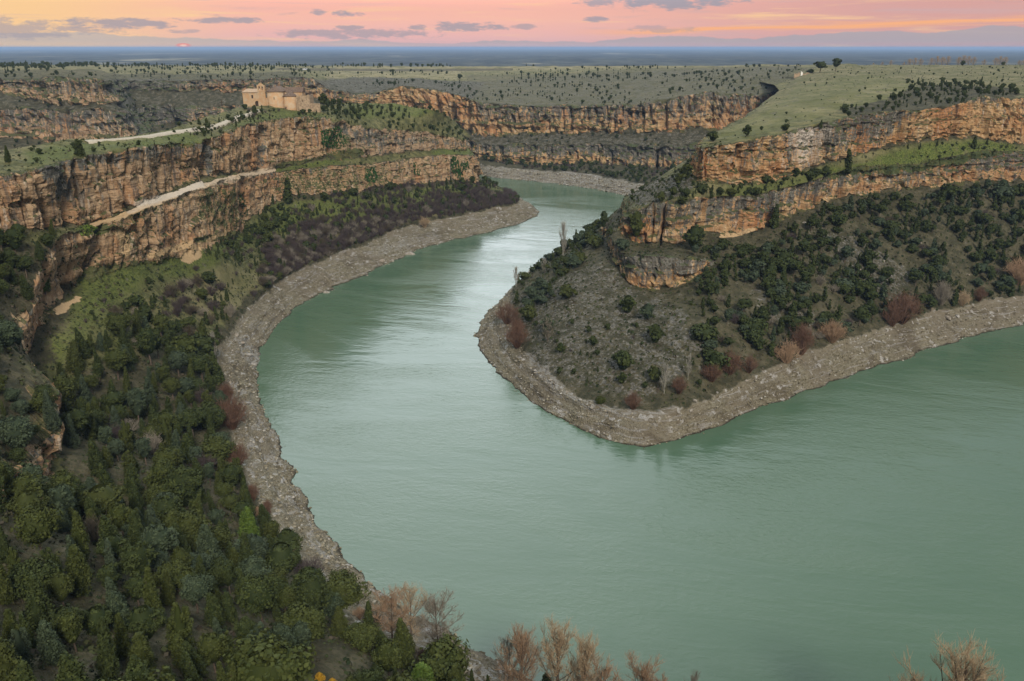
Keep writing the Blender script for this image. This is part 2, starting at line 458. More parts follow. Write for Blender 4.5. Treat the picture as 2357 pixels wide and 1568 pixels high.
# ---- the terrain shader
M_terr, n = new_mat('canyon_ground')
pos = n.node('ShaderNodeNewGeometry')
Pp = pos.outputs['Position']; Nn = pos.outputs['Normal']
def attr(k):
    a = n.node('ShaderNodeAttribute'); a.attribute_name = k; return a.outputs['Fac']
aC, aG, aSc, aSh, aO, aL, aSa, aPa, aMo = [attr(k) for k in ('cliff', 'grass', 'scree', 'shore', 'orange', 'lichen_and_shade', 'sand', 'pale', 'moss')]; aD = attr('dry')
nz = n.node('ShaderNodeSeparateXYZ'); n.put(nz.inputs[0], Nn); nz = nz.outputs[2]
nA = n.noise(Pp, 0.045, 4, .6); nB = n.noise(Pp, 0.22, 4, .62); nC = n.noise(Pp, 1.1, 4, .65); nD = n.noise(Pp, 3.3, 2, .6)
vert = n.scale(Pp, (1, 1, 0.22)); hor = n.scale(Pp, (.35, .35, 3.0))
vB = n.noise(vert, 0.30, 5, .62, .3); vC = n.noise(vert, 1.2, 4, .6); hB = n.noise(hor, 0.33, 4, .55, .25)
# rock
warm = n.mix(n.ramp(nB, .35, .62), (.38, .215, .092), (.49, .335, .175))
warm = n.mix(n.ramp(nA, .45, .68), warm, (.41, .20, .085))
buff = n.mix(n.ramp(nB, .35, .65), (.26, .18, .115), (.37, .275, .185))
buff = n.mix(n.ramp(nA, .48, .64), buff, (.335, .20, .11))
rock = n.mix(aO, buff, warm)
rock = n.mix(n.ramp(vC, .55, .72, 0, .55), rock, (.46, .37, .27))
rock = n.mix(n.ramp(hB, .52, .66, 0, .35), rock, (.15, .09, .055))
rock = n.mix(n.ramp(nC, .52, .68, 0, .55), rock, n.scale(rock, (.5, .47, .46)))
lich_c = n.mix(n.ramp(nC, .35, .65), (.036, .044, .042), (.150, .158, .145))
lth = n.m('ADD', n.m('SUBTRACT', n.m('ADD', n.m('MULTIPLY', vB, .62), n.m('MULTIPLY', nC, .38)), .80), n.m('MULTIPLY', aL, .56))
lmask = n.ramp(lth, -.035, .03)
rock = n.mix(n.m('MULTIPLY', lmask, .90), rock, lich_c)
stn = n.noise(n.scale(Pp, (1, 1, .055)), .42, 4, .6); rock = n.mix(n.ramp(stn, .55, .66, 0, .72), rock, (.070, .075, .072))
stn2 = n.noise(n.scale(Pp, (1, 1, .07)), .62, 3, .6); rock = n.mix(n.ramp(stn2, .58, .68, 0, .55), rock, (.50, .44, .36))
bed = n.noise(n.scale(Pp, (.05, .05, 1.0)), 1.15, 4, .7, .1); rock = n.mix(n.m('MULTIPLY', n.ramp(bed, .42, .36), n.ramp(nB, .35, .6, .2, .9)), rock, (.075, .055, .042))
gm = n.m('ADD', n.m('SUBTRACT', n.m('ADD', n.m('MULTIPLY', nB, .5), n.m('MULTIPLY', nC, .5)), .82), n.m('MULTIPLY', aMo, .5))
rock = n.mix(n.m('MULTIPLY', n.ramp(gm, -.03, .04), .85), rock, n.mix(nD, (.028, .042, .014), (.07, .10, .03)))
rock = n.mix(n.m('MULTIPLY', aPa, n.ramp(nC, .40, .56, .15, .95)), rock, n.mix(nB, (.52, .44, .36), (.62, .56, .50)))
# turf and scrub
g1 = n.mix(n.ramp(nB, .35, .65), (.060, .066, .026), (.150, .145, .062))
g1 = n.mix(n.ramp(nC, .50, .66, 0, .8), g1, (.045, .040, .022))
g1 = n.mix(n.ramp(nA, .52, .66, 0, .55), g1, (.20, .175, .095))
g1 = n.mix(n.m('MULTIPLY', aD, n.ramp(nB, .3, .6, .6, 1)), g1, n.mix(n.ramp(nA, .35, .6), (.125, .12, .052), (.235, .205, .115)))
lush = n.mix(n.ramp(nC, .38, .62), (.042, .064, .014), (.118, .138, .036))
g1 = n.mix(n.m('MULTIPLY', aMo, n.ramp(nB, .30, .50, .35, 1.0)), g1, lush)
soil = n.mix(n.ramp(nB, .38, .62), (.040, .038, .022), (.085, .075, .045))
soil = n.mix(n.ramp(nC, .50, .62, 0, .8), soil, (.028, .034, .016))
vr = n.vor(Pp, 1.15, out='Color')
vs = n.node('ShaderNodeSeparateXYZ'); n.put(vs.inputs[0], vr)
stone = n.mix(n.ramp(vs.outputs[0], 0, 1, smooth=False), (.06, .06, .052), (.165, .155, .135))
scr = n.mix(n.m('MULTIPLY', n.ramp(vs.outputs[1], .45, .55), n.ramp(nB, .42, .58, .25, 1)), soil, stone)
grd = n.mix(n.ramp(n.m('ADD', aG, n.m('MULTIPLY', n.m('SUBTRACT', nC, .5), .9)), .35, .62), soil, g1)
grd = n.mix(n.ramp(n.m('ADD', aSc, n.m('MULTIPLY', n.m('SUBTRACT', nB, .5), 1.4)), .42, .66), grd, scr)
# drawdown shore: pebbles, stones and a damp foot
shv = n.vor(Pp, 1.7, out='Color'); s2 = n.node('ShaderNodeSeparateXYZ'); n.put(s2.inputs[0], shv)
shv3 = n.vor(Pp, .62, out='Color'); s3 = n.node('ShaderNodeSeparateXYZ'); n.put(s3.inputs[0], shv3)
shc = n.mix(n.ramp(s2.outputs[0], 0, 1, smooth=False), (.108, .095, .062), (.220, .200, .145))
shc = n.mix(n.ramp(nA, .40, .62, 0, .75), shc, (.150, .128, .094))
shc = n.mix(n.ramp(n.noise(Pp, .075, 4, .6, .6), .50, .64, 0, .75), shc, (.085, .070, .046))
shc = n.mix(n.ramp(n.noise(n.scale(Pp, (.12, .12, 2.2)), .8, 3, .6), .54, .66, 0, .7), shc, (.26, .25, .235))
shc = n.mix(n.m('MULTIPLY', n.ramp(s3.outputs[1], .86, .90), n.ramp(nB, .45, .6)), shc, (.34, .33, .31))
shc = n.mix(n.ramp(nB, .55, .7, 0, .4), shc, (.10, .08, .055))
zs = n.node('ShaderNodeSeparateXYZ'); n.put(zs.inputs[0], Pp)
shc = n.mix(n.ramp(n.m('ADD', zs.outputs[2], n.m('MULTIPLY', n.m('SUBTRACT', nB, .5), 1.2)), .45, .05), shc, (.035, .030, .020))
shc = n.mix(n.m('MULTIPLY', aPa, n.ramp(n.noise(n.scale(Pp, (.3, .3, 2.5)), .9, 4, .65), .47, .56, .1, 1)), shc, n.mix(nD, (.17, .17, .165), (.34, .335, .32)))
grd = n.mix(n.ramp(n.m('ADD', aSh, n.m('ADD', n.m('MULTIPLY', n.m('SUBTRACT', nB, .5), .7), n.m('MULTIPLY', n.m('SUBTRACT', nA, .5), 1.7))), .38, .62), grd, shc)
sandc = n.mix(nC, (.34, .23, .12), (.50, .37, .22))
sandc = n.mix(aPa, sandc, (.50, .44, .36))
grd = n.mix(n.ramp(n.m('ADD', aSa, n.m('MULTIPLY', n.m('SUBTRACT', nC, .5), .4)), .40, .58), grd, sandc)
# ledges in a cliff that lie flat enough hold turf
flat = n.ramp(n.m('ADD', nz, n.m('MULTIPLY', n.m('SUBTRACT', nC, .5), .5)), .52, .74)
shrubby = n.mix(nD, (.030, .044, .014), (.075, .088, .034))
rockf = n.mix(n.m('MULTIPLY', flat, .9), rock, shrubby)
rockf = n.mix(n.ramp(aSa, .4, .7, 0, 1), rockf, sandc)
steep = n.ramp(n.m('ADD', nz, n.m('MULTIPLY', n.m('SUBTRACT', nC, .5), .3)), .20, .08)
cm = n.ramp(n.m('ADD', aC, n.m('MULTIPLY', n.m('SUBTRACT', nB, .5), .5)), .35, .65)
colr = n.mix(cm, grd, rockf)
# relief
hb = n.m('ADD', n.m('MULTIPLY', n.m('ADD', vC, n.m('MULTIPLY', bed, 1.3)), n.m('MULTIPLY', cm, 1.1)), n.m('ADD', n.m('MULTIPLY', nC, .8), n.m('MULTIPLY', nD, .35)))
shd = n.vor(Pp, 1.7); 
hb = n.m('SUBTRACT', hb, n.m('MULTIPLY', n.m('MULTIPLY', shd, .9), aSh))
nb = bump(n, hb, 0.9, 0.7)
finish(n, colr, .92, nb, .15)

Bd = ('bed',)
A_cols = [
 [('w',160,-30,60),('w',130,0,100),('w',128,22,98),('w',127,28,78),('w',126,40,72),('w',125,46,60),('l',.5,0),('w',122,100,9),('z',2600,1750,0),Bd],
 [('w',50,-40,60),('w',45,-5,98),('w',43,18,95),('w',42,24,76),('w',42,40,68),('w',42,46,56),('l',.5,1),('w',42,110,9),('z',1700,1680,0),Bd],
 [('w',-70,-30,60),('w',-50,10,96),('w',-42,24,92),('w',-40,30,78),('w',-34,45,66),('w',-31,52,56),('l',.5,1),('w',-9,124,9),('z',1235,1555,0),Bd],
 [('w',-160,10,60),('w',-115,40,96),('w',-98,56,90),('w',-95,62,76),('w',-78,78,62),('w',-74,82,56),('l',.5,2),('z',985,1500,9),('z',1060,1470,0),Bd],
 [('w',-220,80,60),('w',-160,100,96),('w',-128,118,90),('w',-124,122,74),('w',-100,125,56),('w',-97,128,50),('l',.5,1),('z',845,1440,9),('z',890,1370,0),Bd],
 [('w',-240,150,60),('w',-190,160,95),('w',-148,168,90),('w',-145,170,72),('y',90,1050,167),('d',100,1150,-3),('l',.5,1),('z',700,1295,9),('z',780,1255,0),Bd],
 [('w',-250,200,60),('w',-205,205,95),('w',-162,205,91),('w',-160,206,73),('y',140,955,187),('d',135,1035,-3),('l',.5,1),('z',600,1165,9),('z',695,1130,0),Bd],
 [('w',-260,260,60),('w',-210,255,95),('w',-170,240,92),('w',-168,240,74),('y',60,765,232),('d',50,905,-4),('l',.5,-1),('z',548,1050,9),('z',655,1045,0),Bd],
 [('w',-262,320,60),('z',40,338,94),('z',95,385,92),('d',105,528,-2),('d',130,560,-3),('d',110,715,-5),('l',.5,-1),('z',518,900,9),('z',593,880,0),Bd],
 [('w',-250,370,60),('z',135,325,94),('z',195,358,92),('d',205,515,-2),('d',225,522,-5),('d',215,650,-5),('l',.5,-2),('z',502,830,9),('z',603,815,0),Bd],
 [('w',-240,400,60),('z',215,322,93),('z',300,342,92),('d',305,478,-2),('d',310,492,-5),('d',300,618,-6),('l',.5,-2),('z',520,785,9),('z',628,765,0),Bd],
 [('w',-230,420,60),('z',350,306,93),('z',390,328,90.5),('d',395,440,-2),('d',400,458,-6),('d',395,602,-6),('l',.5,-2),('z',570,715,9),('z',668,722,0),Bd],
 [('w',-225,450,60),('z',425,284,94),('z',458,329,87.5),('d',462,415,-1),('d',470,432,-6),('d',480,575,-6),('l',.5,-3),('z',620,665,9),('z',710,690,0),Bd],
 [('w',-222,500,60),('z',500,260,95),('z',540,297,88.8),('d',540,400,-2),('d',545,408,-5),('d',540,548,-6),('l',.5,-3),('z',680,628,9),('z',762,668,0),Bd],
 [('w',-218,560,55),('z',562,246,94.6),('z',590,282,88.6),('d',590,394,-2),('d',592,402,-5),('d',590,500,-7),('l',.5,-3),('z',735,603,9),('z',832,638,0),Bd],
 [('w',-200,620,50),('z',650,240,94.5),('z',655,272,88.2),('d',655,386,-2),('d',658,393,-5),('d',655,455,-8),('l',.5,-3),('z',800,578,9),('z',905,603,0),Bd],
 [('w',-160,680,50),('z',780,238,92),('z',745,270,87.4),('d',745,370,-2),('d',748,385,-8),('d',745,447,-8),('l',.5,-4),('z',868,550,9),('z',970,575,0),Bd],
 [('w',-120,720,45),('z',900,236,90),('y',850,298,582),('d',850,362,-2),('d',850,378,-8),('d',850,435,-8),('l',.5,-4),('z',950,518,9),('z',1060,550,0),Bd],
 [('w',-85,740,35),('z',1000,252,84),('y',960,304,636),('d',960,348,-2),('d',965,362,-8),('d',960,425,-8),('l',.5,-3),('z',1050,500,9),('z',1150,530,0),Bd],
 [('w',-75,745,30),('y',1045,275,712),('y',1040,318,668),('d',1045,345,-2),('d',1055,356,-8),('d',1045,415,-6),('l',.5,-2),('z',1130,482,9),('z',1215,508,0),Bd],
 [('w',-70,748,30),('y',1058,292,718),('y',1070,326,690),('d',1073,347,-1),('d',1092,358,-4),('d',1120,428,-3),('l',.5,0),('z',1192,468,9),('z',1242,489,0),Bd],
 [('w',-75,752,30),('y',1052,290,722),('w',-44,712,58),('w',-43,713,52),('w',-37,713,44),('w',-28,714,22),('l',.5,0),('w',-6,728,9),('z',1200,462,0),Bd],
 [('w',-90,760,30),('w',-68,742,62),('w',-62,748,54),('w',-60,749,46),('w',-56,750,40),('w',-50,752,26),('l',.5,0),('w',-34,764,9),('w',-24,776,0),Bd],
 [('w',-130,760,30),('w',-110,755,62),('w',-105,762,54),('w',-103,764,46),('w',-100,766,40),('w',-96,768,26),('l',.5,0),('w',-84,785,9),('w',-78,800,0),Bd],
]
A_kinds = ['back', 'plateau', 'cliff', 'ledge', 'cliff', 'slope', 'slope', 'shore', 'bed']

B_cols = [  # T0 TA T1 rim base ledge base out3top out3base mid shore water bed
 [('w',700,1000,111),('w',560,640,107),('w',430,520,103),('w',425,517,82),('w',418,508,76),('w',416,503,60),('l',.33,1),('l',.36,1),('l',.6,0),('w',372,440,10),('w',362,430,0),Bd],
 [('y',2480,150,1000),('y',2480,185,640),('y',2480,222,505),('d',2480,330,-3),('d',2480,345,-10),('d',2480,410,-4),('l',.33,0),('l',.36,0),('l',.6,-1),('z',2480,652,10),('z',2480,712,0),Bd],
 [('y',2357,150,1000),('y',2357,190,620),('y',2330,226,498),('d',2340,333,-3),('d',2345,350,-10),('d',2340,418,-4),('l',.33,0),('l',.36,0),('l',.6,-1),('z',2357,684,10),('z',2357,748,0),Bd],
 [('y',2280,150,1000),('y',2240,195,610),('y',2260,222,492),('d',2260,322,-3),('d',2250,352,-14),('d',2250,420,-4),('l',.33,0),('l',.36,0),('l',.6,-1),('z',2240,702,10),('z',2265,768,0),Bd],
 [('y',2200,150,1000),('y',2150,200,600),('y',2190,243,478),('d',2140,325,-3),('d',2110,380,-12),('d',2100,438,-4),('l',.33,0),('l',.36,0),('l',.6,-1),('z',2090,738,10),('z',2150,803,0),Bd],
 [('y',2080,150,1000),('y',2000,212,560),('y',2000,263,456),('d',1990,352,-3),('d',1965,388,-8),('d',1950,455,-4),('l',.33,0),('l',.36,0),('l',.6,0),('z',1925,790,10),('z',2000,851,0),Bd],
 [('y',1980,150,1000),('y',1900,225,530),('y',1880,288,431),('d',1875,388,-2),('d',1850,425,-8),('d',1840,492,-3),('l',.33,0),('l',.36,0),('l',.6,1),('z',1780,848,10),('z',1850,903,0),Bd],
 [('y',1920,151,950),('y',1800,245,510),('y',1755,318,412),('d',1745,425,-2),('d',1720,452,-8),('d',1720,540,-3),('l',.25,1),('l',.3,1),('l',.6,2),('z',1660,905,9),('z',1730,948,0),Bd],
 [('y',1895,154,935),('y',1765,256,500),('y',1680,330,403),('d',1675,424,-2),('d',1640,456,-8),('d',1645,542,-2),('y',1650,597,362),('d',1650,612,-3),('l',.5,3),('z',1560,945,8),('z',1610,996,0),Bd],
 [('y',1890,155,920),('y',1740,265,490),('y',1618,342,399),('d',1622,418,-2),('d',1560,462,-16),('d',1545,563,-3),('y',1575,590,352),('d',1575,655,-2),('l',.5,4),('z',1490,952,7),('z',1500,1027,0),Bd],
 [('y',1880,157,910),('y',1725,270,487),('y',1606,338,402),('d',1608,415,-1),('d',1500,466,-16),('d',1492,566,-3),('y',1510,588,352),('d',1512,668,-2),('l',.5,4),('z',1370,925,7),('z',1395,1014,0),Bd],
 [('y',1870,160,900),('y',1715,275,485),('y',1602,336,406),('d',1602,408,-1),('d',1476,482,-20),('d',1480,563,-2),('y',1445,588,358),('d',1455,655,-2),('l',.5,4),('z',1260,862,8),('z',1262,950,0),Bd],
 [('y',1850,168,880),('y',1700,280,500),('y',1610,326,414),('d',1602,400,-1),('d',1440,488,-20),('d',1420,535,-2),('y',1410,560,378),('d',1412,600,-2),('l',.5,4),('z',1195,775,9),('z',1115,825,0),Bd],
 [('y',1838,178,860),('y',1712,275,530),('y',1632,312,440),('d',1580,392,-1),('d',1442,460,-10),('d',1425,490,-2),('y',1395,520,425),('d',1390,545,-2),('l',.5,3),('z',1178,712,9),('z',1106,740,0),Bd],
 [('y',1835,186,850),('y',1740,262,580),('y',1660,300,480),('d',1590,360,-2),('y',1462,446,462),('d',1440,470,-2),('y',1400,505,452),('d',1375,532,-1),('y',1288,590,447),('z',1190,652,9),('z',1168,677,0),Bd],
 [('w',262,840,95),('w',225,660,89),('w',160,560,86),('w',150,562,68),('w',130,565,52),('w',120,568,42),('w',105,570,33),('w',98,572,27),('l',.5,-1),('w',58,560,9),('w',48,556,0),Bd],
 [('w',330,860,95),('w',300,720,90),('w',270,650,87),('w',262,655,68),('w',245,662,54),('w',236,668,42),('w',225,675,33),('w',215,682,25),('l',.5,-1),('w',180,700,9),('w',170,706,0),Bd],
]
B_kinds = ['plateau', 'plateau', 'cliff', 'ledge', 'cliff', 'slope', 'cliff', 'slope', 'slope', 'shore', 'bed']

C_cols = [  # R0 R1 rim base ledge base shoretop water bed
 [('y',-500,149,1700),('y',-500,160,1050),('y',-500,178,860),('d',-500,235,-5),('d',-500,258,-25),('d',-500,325,-5),('d',-500,345,-30),('d',-500,360,-20)],
 [('y',-150,149,1700),('y',-150,160,1050),('y',-150,180,840),('d',-150,238,-5),('d',-150,255,-25),('d',-150,322,-5),('d',-150,345,-30),('d',-150,362,-20)],
 [('y',0,150,1700),('y',0,160,1050),('y',0,182,850),('d',0,212,-5),('d',0,250,-30),('d',0,320,-5),('d',0,345,-30),('d',0,362,-20)],
 [('y',80,150,1700),('y',80,160,1050),('y',80,181,845),('d',80,235,-5),('d',80,250,-25),('d',80,322,-5),('d',80,345,-30),('d',80,362,-20)],
 [('y',150,150,1700),('y',150,160,1050),('y',150,178,800),('d',155,243,-4),('d',160,252,-10),('d',165,335,-4),('d',165,352,-25),('d',165,368,-20)],
 [('y',230,150,1700),('y',225,162,1050),('y',228,184,790),('d',245,240,-3),('d',255,250,-8),('d',300,335,-5),('d',305,352,-25),('d',310,368,-20)],
 [('y',262,151,1700),('y',250,168,1060),('y',248,188,830),('d',278,240,-2),('d',290,252,-2),('d',340,332,-2),('d',345,345,-5),('d',350,358,-5)],
 [('y',290,151,1700),('y',290,170,1180),('y',286,184,1000),('d',296,205,-5),('d',318,250,-30),('d',352,290,-8),('d',365,335,-60),('d',368,350,-40)],
 [('y',350,151,1700),('y',350,168,1200),('y',345,188,1010),('d',348,208,-4),('d',350,246,-30),('d',365,290,-5),('d',380,335,-60),('d',385,350,-40)],
 [('y',450,151,1700),('y',450,170,1200),('y',450,184,1010),('d',450,211,-4),('d',450,248,-35),('d',450,285,-5),('d',450,335,-60),('d',450,350,-40)],
 [('y',600,151,1700),('y',600,168,1200),('y',600,182,1010),('d',600,212,-4),('d',600,246,-35),('d',600,280,-5),('d',600,330,-60),('d',600,350,-40)],
 [('y',715,151,1700),('y',715,165,1250),('y',712,180,1010),('d',715,222,-4),('d',715,246,-30),('d',715,280,-5),('d',715,330,-60),('d',715,350,-40)],
 [('y',765,152,1700),('y',765,180,1200),('y',762,206,1030),('d',765,236,-4),('d',770,250,-20),('d',770,290,-5),('d',770,330,-50),('d',770,350,-40)],
 [('y',850,152,1700),('y',850,178,1250),('y',850,214,1040),('d',850,240,-4),('d',850,255,-20),('d',850,292,-5),('d',850,330,-50),('d',850,350,-40)],
 [('y',930,153,1700),('y',930,180,1250),('y',925,200,1040),('d',940,262,-4),('d',945,275,-20),('d',950,300,-5),('d',950,335,-50),('d',950,350,-40)],
 [('y',1020,153,1700),('y',1020,185,1250),('y',1030,212,1000),('d',1040,285,-4),('d',1045,305,-20),('d',1048,350,-5),('d',1055,372,-30),('d',1060,395,-30)],
 [('y',1100,153,1700),('y',1100,188,1250),('y',1095,232,960),('d',1105,315,-4),('d',1112,332,-25),('d',1120,368,-4),('z',1130,383,9),('z',1135,409,0)],
 [('y',1200,153,1700),('y',1200,190,1250),('y',1195,242,940),('d',1200,311,-4),('d',1205,335,-30),('d',1208,380,-4),('z',1210,389,9),('z',1210,416,0)],
 [('y',1340,153,1700),('y',1340,188,1200),('y',1340,243,920),('d',1345,308,-4),('d',1348,334,-32),('d',1350,376,-4),('z',1350,401,9),('z',1350,433,0)],
 [('y',1480,152,1650),('y',1480,185,1150),('y',1480,238,890),('d',1480,305,-4),('d',1480,335,-30),('d',1482,385,-4),('z',1485,424,9),('z',1480,457,0)],
 [('y',1620,152,1600),('y',1620,180,1080),('y',1625,215,875),('d',1630,302,-4),('d',1630,335,-30),('d',1635,390,-4),('z',1640,425,9),('z',1640,470,0)],
 [('y',1740,150,1500),('y',1735,175,1020),('y',1725,218,880),('d',1735,292,-4),('d',1740,335,-30),('d',1745,390,-4),('w',280,800,9),('w',275,780,0)],
 [('y',1850,150,1400),('y',1830,170,980),('w',345,920,96),('w',350,915,70),('w',352,905,60),('w',354,900,40),('w',340,850,9),('w',338,840,0)],
 [('w',560,1400,105),('w',480,1100,103),('w',440,960,98),('w',438,955,72),('w',438,945,60),('w',436,940,40),('w',425,890,9),('w',422,880,0)],
]
C_kinds = ['plateau', 'scree', 'cliff', 'ledge', 'cliff', 'slope', 'shore']

A_paint = [
 ('grass','poly',[(-400,560),(120,560),(130,700),(60,900),(150,960),(140,1100),(-400,1100)],0,.3),
 ('dry','poly',[(400,640),(480,600),(620,640),(560,720),(440,740)],0,.6), ('dry','poly',[(0,1270),(130,1280),(160,1400),(0,1420)],0,.6),
 # upper path and ledge path sand
 ('grass','poly',[(0,330),(220,315),(430,290),(600,240),(780,230),(1000,245),(1080,310),(960,302),(850,292),(700,262),(560,285),(470,330),(300,336),(130,370),(0,400)],0,1.0),
 ('moss','poly',[(60,345),(200,330),(290,322),(410,300),(500,322),(400,345),(300,340),(180,360),(60,380)],0,.75),
 ('moss','poly',[(800,240),(940,232),(1010,258),(960,268),(850,272),(800,262)],0,.75),
 ('lichen_and_shade','poly',[(740,290),(1080,330),(1080,350),(1000,350),(880,360),(760,300)],0,.5),
 ('orange','poly',[(460,270),(1140,270),(1140,460),(700,480),(460,430)],0,.42),
 ('orange','poly',[(780,280),(1000,290),(1000,355),(780,370)],0,.12),
 ('orange','poly',[(0,400),(460,340),(460,440),(0,560)],0,.30),
 ('lichen_and_shade','poly',[(75,375),(150,370),(165,455),(135,470),(120,420),(80,410)],0,.62),
 ('lichen_and_shade','poly',[(0,380),(470,325),(470,350),(0,405)],0,.52),
 ('lichen_and_shade','line',[(478,345),(478,405)],13,.8),  # shade of the dark cleft, painted into the rock colour with the lichen mask
 ('lichen_and_shade','line',[(605,340),(598,385)],12,.72),  # shade in the cleft under the hermitage path, painted dark as well
 ('moss','poly',[(250,490),(330,470),(430,455),(330,520),(300,600),(260,560)],0,.62),
 ('moss','poly',[(450,430),(545,415),(560,500),(540,540),(470,540),(450,500)],0,.68),
 ('moss','poly',[(620,395),(900,372),(920,430),(700,450),(620,450)],0,.62),
 ('moss','poly',[(640,250),(760,265),(700,330),(680,275),(600,292),(500,300)],0,.68),
 ('moss','poly',[(730,300),(800,290),(830,360),(760,385),(730,350)],0,.62),
 ('sand','line',[(215,520),(300,492),(390,458),(470,428),(555,404),(628,391)],8,.85),
 ('pale','line',[(300,487),(390,455),(470,425),(628,391)],9,.5),
 ('sand','line',[(320,470),(400,448),(462,423)],9,.7), ('pale','line',[(320,470),(400,448),(462,423)],10,1),
 ('sand','poly',[(255,525),(285,520),(300,560),(305,600),(275,600),(258,560)],0,.8),
 ('sand','line',[(345,590),(380,580),(440,560)],12,.85),
 ('sand','poly',[(425,555),(478,548),(472,590),(415,612)],0,.8),
 ('sand','line',[(480,552),(520,535)],8,.75),
 ('sand','line',[(130,718),(180,690)],12,.8),
 ('moss','line',[(190,530),(240,525)],18,1), ('moss','line',[(455,552),(540,540)],10,1),
 ('moss','line',[(640,385),(760,368),(830,350)],14,.9), ('moss','line',[(1000,350),(1095,350)],10,.9),
 ('moss','poly',[(190,620),(420,580),(560,540),(640,470),(700,460),(700,520),(560,570),(440,640),(330,650),(200,760),(100,880),(90,800),(180,700)],0,.85),
 ('moss','poly',[(240,720),(330,700),(300,800),(230,800)],0,.6),
 ('moss','poly',[(700,450),(1100,420),(1190,450),(1100,480),(900,500),(720,520)],0,.75),
 ('grass','poly',[(190,620),(640,470),(1150,420),(1190,450),(850,530),(560,680),(500,760),(300,820),(100,880)],0,.85),
 ('orange','poly',[(0,560),(560,400),(560,640),(0,1200)],0,.35),
 ('pale','line',[(560,790),(585,830)],22,.9),
 ('pale','line',[(860,580),(1000,545)],14,.5),
]
B_paint = [
 ('dry','poly',[(1600,330),(1720,275),(1840,150),(2500,140),(2500,205),(2100,205),(1990,240),(1800,290)],0,.35), ('scree','poly',[(1740,290),(1850,150),(2500,140),(2500,205),(2100,205),(1990,240)],0,.38), ('dry','line',[(1840,262),(2000,212),(2110,196)],16,.9), ('dry','poly',[(1180,680),(1640,680),(1700,860),(1450,940),(1200,850)],0,.3),
 ('grass','poly',[(2105,195),(2330,200),(2357,222),(2190,250),(1960,270),(1930,255),(2040,225)],0,.25),
 ('orange','poly',[(1380,180),(2500,180),(2500,720),(1380,720)],0,.95),
 ('orange','poly',[(1500,420),(2357,340),(2357,480),(1750,560),(1500,600)],0,.8),
 ('lichen_and_shade','poly',[(1600,320),(1800,300),(1810,420),(1600,420)],0,.40),
 ('lichen_and_shade','poly',[(1880,270),(2100,230),(2040,350),(1880,390)],0,.55),
 ('lichen_and_shade','poly',[(1400,420),(2357,330),(2357,470),(1750,560),(1480,600),(1400,560)],0,.50),
 ('lichen_and_shade','poly',[(1420,580),(1610,580),(1610,620),(1420,625)],0,.62),
 ('lichen_and_shade','poly',[(2130,215),(2260,240),(2357,225),(2357,335),(2060,340)],0,.25),
 ('lichen_and_shade','poly',[(1600,255),(1960,225),(2110,215),(2110,245),(1960,262),(1880,290),(1760,320),(1610,335)],0,.5),
 ('pale','poly',[(1826,290),(1888,283),(1888,330),(1875,375),(1840,380),(1818,330)],0,.85),
 ('moss','poly',[(2060,345),(2200,325),(2330,325),(2340,350),(2150,392),(1960,405),(1850,420),(1830,405),(2000,370)],0,1),
 ('moss','poly',[(1700,420),(1850,405),(1900,410),(1750,455),(1640,470),(1640,450)],0,.6),
 ('moss','poly',[(1620,320),(1720,280),(1840,200),(1990,170),(2150,200),(1950,250),(1840,280),(1700,322)],0,.30),
 ('sand','line',[(1660,545),(1700,540),(1735,528)],7,.8),
 ('scree','poly',[(1180,680),(1380,600),(1500,680),(1640,760),(1560,880),(1450,930),(1230,850)],0,.66),
 ('scree','poly',[(1880,520),(2000,560),(2100,640),(2080,720),(1960,660)],0,.75),
 ('scree','poly',[(1720,650),(1850,700),(1900,760),(1800,770)],0,.6),
 ('scree','poly',[(1420,440),(1520,410),(1600,400),(1600,440),(1470,480)],0,.8),
 ('pale','line',[(1225,820),(1300,900),(1400,940),(1480,950),(1545,930)],24,.7),
]
C_paint = [
 ('grass','poly',[(-200,200),(770,200),(770,262),(-200,262)],0,.2), ('scree','poly',[(-200,200),(770,200),(770,262),(-200,262)],0,.45),
 ('dry','poly',[(700,146),(1900,146),(1800,166),(1200,188),(760,184)],0,.9), ('dry','poly',[(0,146),(760,146),(760,170),(0,170)],0,.45), ('dry','poly',[(1060,165),(1850,150),(1850,230),(1500,262),(1080,235)],0,.3), ('grass','poly',[(1060,165),(1850,150),(1850,230),(1500,262),(1080,235)],0,.5),
 ('orange','poly',[(700,180),(2000,180),(2000,420),(700,420)],0,1.0),
 ('orange','poly',[(0,150),(720,150),(720,400),(0,400)],0,.35),
 ('lichen_and_shade','poly',[(1000,180),(1500,240),(1500,300),(1000,270)],0,.5),
 ('lichen_and_shade','poly',[(880,190),(1080,190),(1100,320),(880,260)],0,.18),
 ('lichen_and_shade','poly',[(1110,320),(1640,320),(1640,350),(1110,350)],0,.6),
 ('lichen_and_shade','poly',[(1400,330),(1640,330),(1640,400),(1400,400)],0,.62),
 ('lichen_and_shade','poly',[(240,180),(400,180),(450,330),(330,330)],0,.75),
 ('scree','poly',[(1120,185),(1450,165),(1850,150),(1850,230),(1500,270),(1080,235)],0,.5),
 ('moss','poly',[(380,215),(760,212),(760,246),(380,246)],0,.2),
 ('grass','poly',[(1080,290),(1680,285),(1680,345),(1080,345)],0,.15),('scree','poly',[(1080,300),(1680,290),(1680,345),(1080,345)],0,.6),('scree','poly',[(0,158),(760,158),(760,182),(0,182)],0,.15),
 ('grass','poly',[(700,150),(1500,150),(1300,168),(700,180)],0,1),('sand','line',[(640,159),(900,162),(1180,160)],3.2,.42),
 ('moss','poly',[(40,210),(130,225),(120,250),(40,260)],0,.6),
 ('pale','poly',[(1120,375),(1500,400),(1500,470),(1120,420)],0,.6),
]
C_cols = [[('w', (at_y(*c[0][1:])[0] if c[0][0] == 'y' else c[0][1]) * 1.5, 2700, 42)] + c for c in C_cols]
